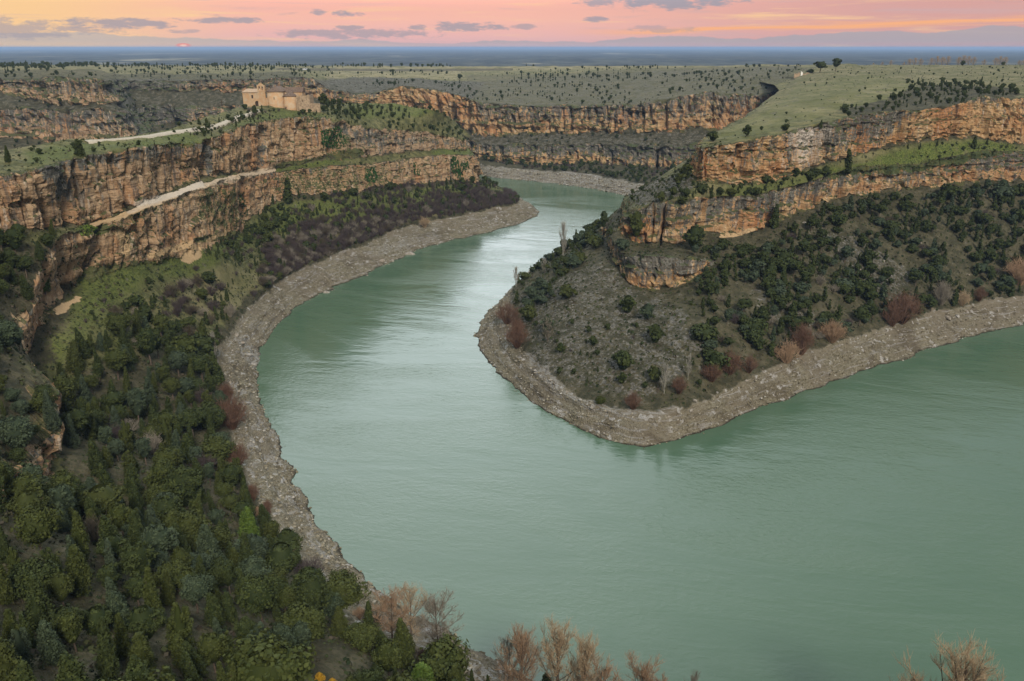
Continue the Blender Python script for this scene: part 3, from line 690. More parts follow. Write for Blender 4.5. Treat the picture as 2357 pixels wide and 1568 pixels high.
B_cols = [[('w', (at_y(*c[0][1:])[0] if c[0][0] == 'y' else c[0][1]) * 1.7, 1900, 80)] + c for c in B_cols]
C_kinds = ['back'] + C_kinds; B_kinds = ['back'] + B_kinds
build_terrain('left_bank_hillside', A_cols, A_kinds, 0.74, 0.66, 1.0, .35, .30, A_paint, M_terr, .80, [([(478,332),(474,412)],14,9), ([(605,300),(600,390)],12,5), ([(178,370),(192,470)],9,4), ([(300,345),(306,470)],7,3.5), ([(860,300),(852,370)],8,4), ([(800,290),(770,345)],26,5), ([(940,300),(936,350)],7,3), ([(1098,388),(1126,428)],7,6), ([(350,500),(345,600)],7,3), ([(560,410),(560,500)],12,4), ([(700,400),(696,445)],8,3), ([(520,300),(515,395)],7,3), ([(690,285),(680,380)],8,3.5)], .5)
build_terrain('peninsula_hillside', B_cols, B_kinds, 0.66, 0.62, 1.0, .9, .50, B_paint, M_terr, 1.0, [([(1618,468),(1606,562)],7,6), ([(1700,340),(1715,412)],10,4), ([(1772,430),(1774,528)],8,4), ([(1850,428),(1846,500)],8,4), ([(2088,235),(2062,345)],14,5), ([(1893,290),(1903,388)],7,4), ([(1985,262),(1980,350)],7,4), ([(2200,235),(2190,322)],8,3), ([(1660,340),(1668,418)],6,3), ([(1940,400),(1935,452)],9,4)], .72)
build_terrain('far_canyon_wall', C_cols, C_kinds, 0.70, 0.60, 1.9, .9, .49, C_paint, M_terr)

# ------------------------------------------------------------------ plateau beyond the crest, plain, water
def grid_mesh(name, xs, ys, zf, mat, kindattr):
    Xg, Yg = np.meshgrid(xs, ys, indexing='ij'); Zg = zf(Xg, Yg)
    P = np.stack([Xg, Yg, Zg], -1); nu, nv = Xg.shape
    idx = np.arange(nu * nv).reshape(nu, nv)
    Fq = np.stack([idx[:-1, :-1], idx[1:, :-1], idx[1:, 1:], idx[:-1, 1:]], -1).reshape(-1, 4)
    at = {k: np.full(nu * nv, v, float) for k, v in kindattr.items()}
    me = np_mesh(name, P.reshape(-1, 3), Fq, mat, True, at)
    o = link(bpy.data.objects.new(name, me)); tag(o, kind='structure'); return o

def plain_z(x, y):
    P = np.stack([x, y * .35, 0 * x], -1)
    return 48 + 9 * fbm(P, (1 / 1500.,) * 3, 3, 3.0) * sstep(y, 2500, 6000)
M_plain, n = new_mat('forested_plain')
pg = n.node('ShaderNodeNewGeometry').outputs['Position']
p1 = n.noise(n.scale(pg, (1, .3, 1)), .0009, 7, .66, .3); p2 = n.noise(n.scale(pg, (1, .35, 1)), .008, 5, .7)
pc = n.mix(n.ramp(p2, .4, .62), (.008, .012, .010), (.060, .066, .050))
pc = n.mix(n.ramp(p1, .58, .64, 0, .8), pc, (.26, .24, .17))
finish(n, pc, .95, bump(n, p2, .8, 8.0), .05)
ys = np.concatenate([np.linspace(1500, 8000, 90), np.geomspace(8200, 90000, 70)])
grid_mesh('forest_plain', np.linspace(-60000, 60000, 160), ys, plain_z, M_plain, {})

M_water, n = new_mat('reservoir_water')
wg = n.node('ShaderNodeNewGeometry').outputs['Position']
rot = n.node('ShaderNodeVectorRotate', rotation_type='Z_AXIS'); n.put(rot.inputs['Vector'], wg); rot.inputs['Angle'].default_value = R(12)
wr = rot.outputs[0]
w1 = n.noise(n.scale(wr, (.7, 1.15, 1)), .60, 4, .6, .4); w2 = n.noise(n.scale(wr, (.4, 1.2, 1)), .10, 3, .55, .3); w3 = n.noise(n.scale(wr, (.6, 1.3, 1)), .016, 5, .62, 1.2)
calm = n.ramp(w3, .40, .62, .25, 1.0)
wb = n.m('ADD', n.m('MULTIPLY', n.m('MULTIPLY', w1, .6), calm), n.m('MULTIPLY', w2, .8))
wn = bump(n, wb, .55, .55)
wc = n.mix(n.ramp(w3, .35, .65), (.058, .106, .066), (.068, .116, .074))
finish(n, wc, n.mixf(calm, .10, .20), wn, .5, IOR=1.40)
def water_z(x, y): return 0 * x
grid_mesh('river', np.linspace(-900, 1300, 40), np.linspace(-150, 1500, 40), water_z, M_water, {})

print('terrain quads', {k: len(t['F']) for k, t in TERR.items()})
# ------------------------------------------------------------------ air
hz = bpy.data.materials.new('haze_air'); hz.use_nodes = True; n = NT(hz.node_tree)
pvn = n.node('ShaderNodeVolumePrincipled'); pvn.inputs['Color'].default_value = (.36, .52, .80, 1); pvn.inputs['Density'].default_value = 0.000055
pvn.inputs['Anisotropy'].default_value = 0.0
o_ = n.node('ShaderNodeOutputMaterial'); n.l.new(pvn.outputs[0], o_.inputs['Volume'])
x0, x1, y0, y1, z0, z1 = -61000, 61000, -400, 91000, -8.0, 152.0
HV = np.array([(x, y, z) for x in (x0, x1) for y in (y0, y1) for z in (z0, z1)], float)
HF = np.array([(0, 1, 3, 2), (4, 6, 7, 5), (0, 4, 5, 1), (2, 3, 7, 6), (0, 2, 6, 4), (1, 5, 7, 3)])
o_ = link(bpy.data.objects.new('haze', np_mesh('haze', HV, HF, hz, False))); tag(o_, kind='stuff'); o_.display_type = 'WIRE'
o_['label'] = 'thin blue evening haze over the canyon and plain'
# ------------------------------------------------------------------ vegetation: meshes
rng = np.random.RandomState(11)
random.seed(11)
def unit(v): return v / (np.linalg.norm(v, axis=-1, keepdims=True) + 1e-9)
def leaf_cloud(cen, rad, per, size, r, up=.25, squash=1.0, aim=.72):
    nC = len(cen); k = nC * per
    c = np.repeat(cen, per, 0); rr = np.repeat(rad, per)
    d = unit(r.normal(size=(k, 3)) + np.array([0, 0, up]))
    p = c + d * (rr * r.uniform(.62, 1.08, k))[:, None] * np.array([1, 1, squash])
    nrm = unit(d * aim + r.normal(size=(k, 3)) * (1 - aim) * .8)
    t = unit(np.cross(nrm, r.normal(size=(k, 3)))); b = np.cross(nrm, t)
    s = size * r.uniform(.55, 1.35, k)[:, None]; a = r.uniform(.5, .9, k)[:, None]
    V = np.stack([p - t * s, p - b * s * a, p + t * s, p + b * s * a], 1).reshape(-1, 3)
    Fq = np.arange(4 * k).reshape(-1, 4)
    tone = np.repeat(np.clip(np.repeat(r.uniform(.25, .75, nC), per) + r.normal(size=k) * .16, 0, 1), 4)
    return V, Fq, tone
def tubes(p0, p1, r0, r1, sides=3):
    p0, p1 = np.asarray(p0, float), np.asarray(p1, float); r0, r1 = np.asarray(r0, float), np.asarray(r1, float)
    d = unit(p1 - p0); h = np.where(np.abs(d[:, 2:3]) > .9, [[1, 0, 0]], [[0, 0, 1]])
    a = unit(np.cross(d, h)); b = np.cross(d, a)
    ang = np.arange(sides) * 2 * math.pi / sides
    ring = a[:, None] * np.cos(ang)[None, :, None] + b[:, None] * np.sin(ang)[None, :, None]
    V = np.concatenate([p0[:, None] + ring * r0[:, None, None], p1[:, None] + ring * r1[:, None, None]], 1)
    m = len(p0); i = np.arange(sides); j = (i + 1) % sides
    f = np.stack([i, j, j + sides, i + sides], -1)
    return V.reshape(-1, 3), (np.arange(m)[:, None, None] * 2 * sides + f[None]).reshape(-1, 4)
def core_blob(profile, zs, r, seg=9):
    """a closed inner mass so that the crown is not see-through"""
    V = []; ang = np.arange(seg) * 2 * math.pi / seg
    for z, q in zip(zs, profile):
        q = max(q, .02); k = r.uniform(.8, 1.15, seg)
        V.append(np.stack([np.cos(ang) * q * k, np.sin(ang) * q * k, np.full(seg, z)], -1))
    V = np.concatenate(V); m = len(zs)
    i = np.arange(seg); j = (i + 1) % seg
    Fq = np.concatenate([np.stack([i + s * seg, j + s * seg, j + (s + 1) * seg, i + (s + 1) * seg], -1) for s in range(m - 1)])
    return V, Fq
def merge(parts):
    V = []; Fq = []; T = []; o = 0
    for p in parts:
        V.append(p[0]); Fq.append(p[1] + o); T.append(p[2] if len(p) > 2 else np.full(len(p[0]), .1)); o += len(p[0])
    return np.concatenate(V), np.concatenate(Fq), np.concatenate(T)
LOD = {0: (76, 62, .135), 1: (34, 26, .36), 2: (15, 13, .62)}
def crown_conical(seed, lod, Rr=1.75, Hh=8.0, twin=False, power=.75):
    r = np.random.RandomState(seed); nC, per, sz = LOD[lod]
    t = (np.arange(nC) + r.uniform(0, 1, nC)) / nC; t = t ** 1.15
    def prof(t): return Rr * (1 - t) ** power * (1 - .35 * np.exp(-t * 14))
    a = np.arange(nC) * 2.4 + r.uniform(-.5, .5, nC)
    q = prof(t) * r.uniform(.55, .82, nC); cr = .20 * prof(t) + .26 + (.12 if lod == 2 else 0)
    cen = np.stack([np.cos(a) * q, np.sin(a) * q, .35 + t * (Hh - .7)], -1)
    if twin: k = t > .45; cen[k, 0] += np.where(r.uniform(size=nC) > .5, .75, -.6)[k] * Rr * .5; cen[k, 2] -= .5
    cen[:, :2] += np.stack([np.sin(t * 3 + seed), np.cos(t * 2.5 + seed)], -1) * .22
    L = leaf_cloud(cen, cr, per, sz, r, .35, 1.35)
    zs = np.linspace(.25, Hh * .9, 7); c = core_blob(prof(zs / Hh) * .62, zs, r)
    return merge([L, c])
def crown_round(seed, lod, Rr=2.5, z0=2.4, z1=7.6, flat=1.0, clr=.80):
    r = np.random.RandomState(seed); nC, per, sz = LOD[lod]
    d = unit(r.normal(size=(nC, 3)) + np.array([0, 0, .35])); cz = (z0 + z1) / 2; hz = (z1 - z0) / 2
    k = r.uniform(.45, .80, nC)
    lob = 1 + .22 * np.sin(3 * np.arctan2(d[:, 1], d[:, 0]) + seed) 
    cen = d * np.stack([k * Rr * lob, k * Rr * lob, k * hz * flat], -1); cen[:, 2] += cz
    L = leaf_cloud(cen, clr * Rr * .32 * r.uniform(.7, 1.25, nC), per, sz * 1.1, r, .3, .85)
    zs = np.linspace(z0 + .3, z1 - .6, 6); u = (zs - cz) / hz
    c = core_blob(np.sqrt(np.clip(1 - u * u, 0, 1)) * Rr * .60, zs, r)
    return merge([L, c])
def trunk_mesh(name, h, r0, mat, limbs=0, seed=0, zl=2.0, reach=1.6):
    r = np.random.RandomState(seed + 5)
    zz = np.linspace(-.6, h, 6); x = np.cumsum(r.normal(size=6)) * .06; y = np.cumsum(r.normal(size=6)) * .06
    p = np.stack([x, y, zz], -1); rad = np.linspace(r0, r0 * .35, 6)
    P0, P1, R0, R1 = list(p[:-1]), list(p[1:]), list(rad[:-1]), list(rad[1:])
    for k in range(limbs):
        z = zl + (h - zl) * (k + .5) / max(limbs, 1) * .85; a = k * 2.4 + seed
        b = np.array([np.interp(z, zz, x), np.interp(z, zz, y), z]); e = b + np.array([math.cos(a) * reach, math.sin(a) * reach, reach * .55])
        P0.append(b); P1.append(e); R0.append(r0 * .32); R1.append(r0 * .12)
    V, Fq = tubes(P0, P1, R0, R1, 6)
    return np_mesh(name, V, Fq, mat, True)
def bare_mesh(name, seed, h, mats, wid=.32, z0=.30, n1=13, n2=13, n3=12, up=.5, tw=.020, stems=1):
    """trunk, limbs, branches and twigs filling a crown envelope"""
    r = np.random.RandomState(seed); a0, a1, b0, b1 = [], [], [], []; T0, T1, U0, U1 = [], [], [], []
    def curve(p, q, ra, rb, lift, k, thick):
        m = (p + q) / 2 + np.array([0, 0, -lift]); pts = [p * (1 - t) ** 2 + 2 * m * t * (1 - t) + q * t * t for t in np.linspace(0, 1, k + 1)]
        for i in range(k):
            ra_, rb_ = ra + (rb - ra) * i / k, ra + (rb - ra) * (i + 1) / k
            (a0 if thick else T0).append(pts[i]); (a1 if thick else T1).append(pts[i + 1]); (b0 if thick else U0).append(ra_); (b1 if thick else U1).append(rb_)
        return pts
    W = wid * h
    def env(z): 
        t = np.clip((z / h - z0 * .7) / (1 - z0 * .7), 0, 1); return W * np.sqrt(np.clip(1 - (2 * t - .95) ** 2 * .97, 0, 1)) * (.65 + .5 * t)
    axis = curve(np.array([0, 0, -.5]), np.array([r.normal() * .02 * h, r.normal() * .02 * h, h * .93]), h * .017, h * .004, 0, 8, True)
    for i in range(n1):
        t = z0 * .8 + (.82 - z0 * .8) * (i + .5) / n1; p = axis[int(t * 8)] * (1 - (t * 8) % 1) + axis[min(int(t * 8) + 1, 8)] * ((t * 8) % 1)
        a = i * 2.4 + r.uniform(-.4, .4); ze = min(h * .97, p[2] + h * r.uniform(.16, .30) * (1 + up)); e = env(ze) * r.uniform(.72, .98)
        q = np.array([math.cos(a) * e, math.sin(a) * e, ze]); P1 = curve(p, q, h * .0060 * (1 - t * .5), h * .0018, h * .03, 5, True)
        for j in range(n2):
            s = r.uniform(.22, 1); k = int(s * 4.99); p2 = P1[k] + (P1[k + 1] - P1[k]) * ((s * 5) % 1); d = r.normal(size=3) * .55; d[2] = abs(d[2]) * .6 + up
            d[:2] += q[:2] / (W + 1e-6) * .5; q2 = p2 + unit(d) * h * r.uniform(.07, .15); P2 = curve(p2, q2, h * .0019, h * .0011, 0, 2, False)
            for m in range(n3):
                p3 = P2[0] + (P2[2] - P2[0]) * r.uniform(.15, 1); d = r.normal(size=3) * .6; d[2] = abs(d[2]) * .5 + up * .9; d += unit(P2[2] - P2[0]) * .5
                q3 = p3 + unit(d) * h * r.uniform(.03, .075); T0.append(p3); T1.append(q3); U0.append(tw); U1.append(tw * .45)
    out = []
    for P0, P1_, R0, R1, sides, nm, mt in ((a0, a1, b0, b1, 6, 'trunk', mats[0]), (T0, T1, U0, U1, 3, 'crown', mats[1])):
        V, Fq = tubes(np.array(P0), np.array(P1_), np.array(R0), np.array(R1), sides); out.append(np_mesh(name + '_' + nm, V, Fq, mt, True))
    return out
def twig_bush(name, seed, mat, n_st=55, h=3.2, w=1.7, sub=5, th=.022, leaf=0):
    r = np.random.RandomState(seed)
    a = r.uniform(0, 6.283, n_st); q = np.sqrt(r.uniform(0, 1, n_st))
    tip = np.stack([np.cos(a) * q * w, np.sin(a) * q * w, h * (1 - .45 * q ** 2) * r.uniform(.6, 1.0, n_st)], -1)
    base = tip * np.array([.18, .18, 0]); mid = base * .55 + tip * .45 + np.array([0, 0, .25])
    P0 = [base, mid]; P1 = [mid, tip]; R0 = [np.full(n_st, th * 1.5), np.full(n_st, th)]; R1 = [np.full(n_st, th), np.full(n_st, th * .4)]
    for k in range(sub):
        t = r.uniform(.25, .95, n_st)[:, None]; s = mid * (1 - t) + tip * t
        e = s + r.normal(size=(n_st, 3)) * .28 * h / 3.2 + np.array([0, 0, .38 * h / 3.2]); e[:, :2] += unit(tip)[:, :2] * .15
        P0.append(s); P1.append(e); R0.append(np.full(n_st, th * .8)); R1.append(np.full(n_st, th * .3))
        t2 = r.uniform(.4, 1, n_st)[:, None]; s2 = s * (1 - t2) + e * t2; e2 = s2 + r.normal(size=(n_st, 3)) * .22 * h / 3.2 + np.array([0, 0, .2])
        P0.append(s2); P1.append(e2); R0.append(np.full(n_st, th * .6)); R1.append(np.full(n_st, th * .25))
    V, Fq = tubes(np.concatenate(P0), np.concatenate(P1), np.concatenate(R0), np.concatenate(R1), 3)
    T = np.full(len(V), .5)
    if leaf:
        cen = tip * r.uniform(.6, 1, (n_st, 1)); L = leaf_cloud(cen, np.full(n_st, .4), leaf, .10, r); V, Fq, T = merge([(V, Fq, T), L])
    return np_mesh(name, V, Fq, mat, True, {'tone': T})

def leaf_mat(name, c0, c1, c2):
    m, n = new_mat(name)
    t = n.node('ShaderNodeAttribute'); t.attribute_name = 'tone'
    oi = n.node('ShaderNodeObjectInfo')
    g = n.node('ShaderNodeNewGeometry').outputs['Position']
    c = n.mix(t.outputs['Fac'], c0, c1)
    c = n.mix(n.m('MULTIPLY', oi.outputs['Random'], .55), c, c2)
    c = n.mix(n.ramp(n.noise(g, .9, 2), .4, .65, 0, .35), c, n.scale(c, (.55, .6, .6)))
    finish(n, c, .75, None, .12)
    return m
def flat_mat(name, c, rough=.9, nscale=2.0, dark=.6, spec=.15, bmp=0):
    m, n = new_mat(name); g = n.node('ShaderNodeNewGeometry').outputs['Position']
    q = n.noise(g, nscale, 4, .6)
    col = n.mix(n.ramp(q, .35, .65), c, tuple(x * dark for x in c))
    finish(n, col, rough, bump(n, q, .6, bmp) if bmp else None, spec)
    return m
TINT = {
 'dark green': leaf_mat('foliage_dark_green', (.017, .027, .009), (.064, .080, .022), (.032, .042, .014)),
 'grey-green': leaf_mat('foliage_grey_green', (0.0230, 0.0361, 0.0197), (0.0738, 0.0968, 0.0508), (0.0426, 0.0574, 0.0361)),
 'olive green': leaf_mat('foliage_olive_green', (0.0262, 0.0361, 0.0082), (0.0722, 0.0853, 0.0230), (0.0459, 0.0525, 0.0148)),
 'bright green': leaf_mat('foliage_bright_green', (.040, .075, .012), (.115, .160, .030), (.060, .095, .018)),
 'golden yellow': leaf_mat('foliage_golden', (.25, .13, .01), (.50, .30, .03), (.40, .22, .02)),
}
M_bark = flat_mat('bark', (.13, .10, .075), .9, 3.0, .5)
M_twig_brown = flat_mat('twigs_brown', (.36, .24, .15), .9, .7, .7)
M_twig_grey = flat_mat('twigs_grey', (.25, .22, .175), .9, .5, .65)
M_twig_purple = flat_mat('twigs_purple_grey', (.088, .068, .066), .9, .3, .65)
M_twig_dull = flat_mat('twigs_dull_brown', (.095, .078, .055), .9, .3, .65)
M_twig_red = flat_mat('twigs_russet', (.17, .098, .066), .9, .6, .6)
M_twig_tan = flat_mat('twigs_tan', (.44, .33, .21), .9, .6, .7)
M_pale_twig = flat_mat('twigs_pale', (.36, .34, .29), .9, .6, .7)

# templates: kind -> list of (shape word, {lod: crown mesh}, trunk mesh)
def tmesh(nm, fn):
    return {l: (lambda r_: np_mesh(nm, r_[0], r_[1], TINT['dark green'], True, {'tone': r_[2]}))(fn(l)) for l in (0, 1, 2)}
TPL = {'juniper_tree': [], 'pine_tree': [], 'holm_oak': []}
for i, (w, Rr, Hh, tw, pw) in enumerate([('slender', 1.15, 8, False, .72), ('conical', 1.75, 8, False, .8), ('broad conical', 2.25, 7.6, False, .62), ('double-topped', 1.9, 8, True, .7), ('rounded conical', 1.9, 7.4, False, .5)]):
    TPL['juniper_tree'].append((w, tmesh('juniper_crown', lambda l: crown_conical(20 + i, l, Rr, Hh, tw, pw)), trunk_mesh('trunk', 6.5, .16, M_bark, 0, i)))
for i, (w, Rr, z0, z1, fl) in enumerate([('round-crowned', 2.5, 2.2, 7.8, 1), ('spreading', 3.0, 2.8, 7.4, 1), ('tall', 2.1, 2.4, 9.0, 1), ('lopsided', 2.6, 1.6, 7.4, .9)]):
    TPL['pine_tree'].append((w, tmesh('pine_crown', lambda l: crown_round(40 + i, l, Rr, z0, z1, fl)), trunk_mesh('trunk', z1 - 1.6, .19, M_bark, 7, i, z0, Rr * .6)))
for i, (w, Rr, z0, z1) in enumerate([('dome-shaped', 2.6, .3, 5.2), ('bushy', 2.1, .2, 5.4), ('low', 2.8, .1, 4.0)]):
    TPL['holm_oak'].append((w, tmesh('holm_oak_crown', lambda l: crown_round(60 + i, l, Rr, z0, z1, 1, 1.0)), trunk_mesh('trunk', z1 - 1.5, .2, M_bark, 4, i, .8, 1.2)))
SHRUB = {
 'bare_shrub': [('rounded', twig_bush('bare_shrub', 1, M_twig_purple, 70, 3.2, 1.9, 5, .028)), ('upright', twig_bush('bare_shrub', 2, M_twig_purple, 60, 4.0, 1.5, 5, .028)), ('sprawling', twig_bush('bare_shrub', 3, M_twig_grey, 60, 2.6, 2.2, 5, .028))],
 'willow_shrub': [('rounded', twig_bush('willow_shrub', 5, M_twig_red, 120, 3.8, 1.8, 6, .022)), ('upright', twig_bush('willow_shrub', 6, M_twig_red, 110, 4.4, 1.5, 6, .022)), ('loose', twig_bush('willow_shrub', 7, M_twig_brown, 100, 4.0, 2.0, 6, .022))],
}

# ------------------------------------------------------------------ where things stand
for T in TERR.values():
    P = T['P']; du = np.gradient(P, axis=0); dv = np.gradient(P, axis=1); N = np.cross(du, dv)
    ar = np.linalg.norm(N, axis=2); T['area'] = ar.ravel(); nzv = np.abs(N[..., 2] / (ar + 1e-9)).ravel(); T['nz'] = nzv
    px, py, zc = project(T['V']); T['px'], T['py'], T['zc'] = px, py, zc
    T['wx'] = fbm(T['V'], (1 / 22.,) * 3, 2, 44.0); T['wy'] = fbm(T['V'], (1 / 22.,) * 3, 2, 55.0); T['cl'] = T['A']['cliff'].ravel(); T['sh'] = T['A']['shore'].ravel(); T['sa'] = T['A']['sand'].ravel()
DB = np.full((400, 700), 1e9)
def dbi(px, py): return np.clip((py / 4).astype(int), 0, 399), np.clip(((px + 200) / 4).astype(int), 0, 699)
for T in TERR.values():
    k = (T['py'] > 0) & (T['py'] < 1599) & (T['px'] > -199) & (T['px'] < 2590)
    iy, ix = dbi(T['px'][k], T['py'][k]); np.minimum.at(DB, (iy, ix), T['zc'][k])
# close pinholes
_q = DB.copy()
for dy, dx in ((0, 1), (0, -1), (1, 0), (-1, 0)):
    _s = np.roll(DB, (dy, dx), (0, 1)); _q = np.where((DB > 1e8), np.minimum(_q, _s), _q)
DB = _q
def visible(px, py_list, zc, tol=8.0):
    ok = np.zeros(px.shape, bool)
    for py in py_list:
        iy, ix = dbi(px, py); ok |= (zc < DB[iy, ix] + tol) & (py > -5) & (py < 1590) & (px > -60) & (px < 2420)
    return ok
def ground(px, py, surf=None):
    best = None
    for nm, T in TERR.items():
        if surf and nm != surf: continue
        for rad in (2.5, 6, 14):
            k = np.where((np.abs(T['px'] - px) < rad) & (np.abs(T['py'] - py) < rad))[0]
            if len(k): break
        if not len(k): continue
        j = k[np.argmin(T['zc'][k])]
        if best is None or T['zc'][j] < best[1]: best = (T['V'][j], T['zc'][j])
    return best

LAND = [(640, 235, 'the hermitage'), (1055, 385, 'the heart-shaped ivy'), (475, 375, 'the dark cleft in the left cliff'), (185, 340, 'the big juniper on the cliff top'),
 (60, 345, 'the path bend at the left edge'), (350, 600, 'the sandy lower ledge of the left cliff'), (280, 560, 'the sandy gully in the left cliff'), (560, 400, 'the end of the sandy ledge path'), (660, 532, 'the small overhang above the left bank'),
 (1240, 490, 'the stony point across the river'), (1150, 440, 'the tip of the hermitage spur'), (950, 520, 'the white boulders on the left shore'), (760, 675, 'the rock jutting into the river'), (585, 830, 'the grey rock slab on the left shore'),
 (535, 930, 'the tall russet willows on the left shore'), (560, 1060, 'the narrow part of the left shore'), (250, 650, 'the mossy shelf on the left'), (160, 715, 'the pale track on the left slope'), (50, 850, 'the red rock pillar at the left edge'), (140, 1000, 'the split red outcrop at the left edge'),
 (100, 1120, 'the small red crag low on the left'), (60, 1320, 'the stony clearing at lower left'), (220, 1540, 'the pale clearing in the bottom left corner'), (345, 780, 'the big dark pine above the left shore'), (580, 1220, 'the tall pyramid conifer by the shore'), (480, 1100, 'the white dead trunk in the wood'),
 (700, 1290, 'the reddish thicket on the lower left shore'), (930, 1420, 'the bare trees on the lower left shore'), (965, 1540, 'the bright green cypress at the bottom'), (750, 1560, 'the golden bush at the bottom edge'), (1200, 1500, 'the bare trees at the bottom edge'), (400, 1350, 'the middle of the lower left wood'), (350, 1000, 'the middle of the left wood'), (620, 1450, 'the lower edge of the wood'), (340, 1230, 'the twin pines in the lower left wood'),
 (780, 520, 'the grey thicket above the left shore'), (480, 640, 'the grassy bowl under the left cliff'), (930, 250, 'the green hilltop behind the hermitage'), (780, 320, 'the ivy-hung gully right of the hermitage'),
 (1855, 330, 'the white rock face on the right cliff'), (1610, 335, 'the nose of the right plateau'), (1905, 150, 'the two big dark trees on the plateau'), (1840, 170, 'the ruined wall on the plateau'), (2230, 350, 'the green ledge of the right cliff'), (2100, 220, 'the wooded notch in the right rim'), (2330, 260, 'the layered cliff at the right edge'),
 (1700, 545, 'the pale hollow under the right cliff'), (1510, 640, 'the round crag low on the headland'), (1500, 440, 'the stony shoulder of the headland'), (1295, 560, 'the pale poplar on the headland'), (1385, 505, 'the lone pine on the headland edge'), (1430, 825, 'the round green tree on the headland'), (1200, 700, 'the left foot of the headland'), (1500, 950, 'the grey slabs on the headland shore'),
 (1530, 870, 'the pale bare tree on the headland'), (1300, 760, 'the scree slope of the headland'), (1660, 840, 'the russet bushes on the headland shore'), (1850, 780, 'the large russet bush by the right shore'), (2080, 705, 'the red bush on the right shore'), (2290, 680, 'the boulders on the right shore'), (1960, 600, 'the stony chute in the right wood'), (2200, 560, 'the wood on the right slope'), (2330, 640, 'the right edge of the wood'), (1700, 700, 'the wood below the middle of the right cliff'), (1830, 520, 'the tall trees under the right cliff'), (2320, 450, 'the dark trees under the right edge of the cliff'),
 (1300, 390, 'the far grey shore'), (1200, 270, 'the orange cliffs of the far wall'), (1650, 250, 'the orange tower in the far wall'), (950, 210, 'the orange face behind the green hilltop'), (500, 200, 'the recessed cliff at upper left'), (170, 250, 'the cliff spur at upper left'), (30, 160, 'the grassy rim at upper left'), (400, 160, 'the plateau above the upper left cliffs'), (1060, 170, 'the round juniper on the far meadow'), (1300, 170, 'the middle of the far meadow'), (1500, 180, 'the grey scrub slope of the far plateau'), (2070, 185, 'the worn turf of the right plateau'), (2240, 160, 'the flat turf at far right'), (1750, 150, 'the crest of the far plateau'), (705, 157, 'the parked cars'), (900, 165, 'the pale strip of the far meadow')]
LXY = np.array([(a, b) for a, b, _ in LAND], float)
USED = {}
def place_phrase(px, py, rank=0):
    w = np.hypot((LXY[:, 0] - px), (LXY[:, 1] - py) * 1.35)
    i = np.argsort(w)[rank]; dx, dy = px - LXY[i, 0], py - LXY[i, 1]; d = w[i]
    if d < 14: rel = 'beside'
    elif abs(dx) > abs(dy) * 1.2: rel = ('just ' if d < 45 else '') + ('right of' if dx > 0 else 'left of')
    else: rel = ('just ' if d < 45 else '') + ('below' if dy > 0 else 'above')
    return rel, LAND[i][2]
def make_label(words, px, py, obj=''):
    for rank in (0, 1, 2, 3, 4, 5, 6, 7):
        rel, lm = place_phrase(px, py, rank)
        s = f'{words} {rel} {lm}'
        if len(s.split()) <= 16 and s not in USED:
            USED[s] = 1; return s
    rel, lm = next(q for q in (place_phrase(px, py, k) for k in range(12)) if len(f'{words} {q[0]} {q[1]}'.split()) <= 16)
    s = f'{words} {rel} {lm}'
    USED[s] = USED.get(s, 0) + 1
    return s
def size_word(h): return 'small' if h < 4.2 else ('medium' if h < 6.6 else 'tall')

def lod_for(zc): return 0 if zc < 300 else (1 if zc < 620 else 2)
def add_tree(kind, p, h, rot, shape=None, tint='dark green', label=None, group=None, words=None, lean=0.0, wide=1.0):
    tpl = TPL[kind]; v = tpl[shape if shape is not None else random.randrange(len(tpl))]
    px, py, zc = [float(q) for q in project(np.array(p, float))]
    hh = {'juniper_tree': 8.0, 'pine_tree': 7.8, 'holm_oak': 5.2}[kind]; s = h / hh
    e = bpy.data.objects.new(kind, None); link(e); e.empty_display_size = .5
    e.location = p; e.scale = (s * wide, s * wide, s); e.rotation_euler = (lean * random.uniform(-1, 1), lean * random.uniform(-1, 1), rot)
    if kind != 'juniper_tree' or lod_for(zc) < 2:
        link(bpy.data.objects.new('trunk', v[2]), e)
    c = link(bpy.data.objects.new('crown', v[1][lod_for(zc)]), e)
    c.material_slots[0].link = 'OBJECT'; c.material_slots[0].material = TINT[tint]
    sp = {'juniper_tree': 'juniper', 'pine_tree': 'pine', 'holm_oak': 'holm oak'}[kind]
    tag(e, label or make_label(f'{size_word(h)} {v[0]} {tint} {sp}', px, py), 'tree', group)
    return e
BUSHN = {'bare_shrub': 'leafless grey shrub', 'willow_shrub': 'leafless russet willow'}
def add_bush(kind, p, h, rot, label=None, group=None, shape=None, mat=None, words=None):
    v = SHRUB[kind][shape if shape is not None else random.randrange(3)]
    px, py, zc = [float(q) for q in project(np.array(p, float))]
    tw = ''
    if kind == 'bare_shrub' and not mat:
        tw, mat = random.choice([('purplish ', M_twig_purple), ('grey ', M_twig_grey), ('brownish ', M_twig_dull), ('purplish ', M_twig_purple)])
    o = link(bpy.data.objects.new(kind, v[1])); s = h / 3.4
    o.location = p; o.scale = (s * random.uniform(.9, 1.25), s * random.uniform(.9, 1.25), s); o.rotation_euler = (0, 0, rot)
    if mat: o.material_slots[0].link = 'OBJECT'; o.material_slots[0].material = mat
    tag(o, label or make_label(f'{size_word(h * 1.4)} {v[0]} {words or BUSHN[kind].replace("grey ", tw)}', px, py), 'shrub', group)
    return o

OCC = {}
def free(p, r):
    g = (int(p[0] // 4), int(p[1] // 4))
    for a in (-2, -1, 0, 1, 2):
        for b in (-2, -1, 0, 1, 2):
            for q, r2 in OCC.get((g[0] + a, g[1] + b), ()):
                if (q[0] - p[0]) ** 2 + (q[1] - p[1]) ** 2 < ((r + r2) / 2) ** 2: return False
    return True
def occupy(p, r): OCC.setdefault((int(p[0] // 4), int(p[1] // 4)), []).append((p, r))

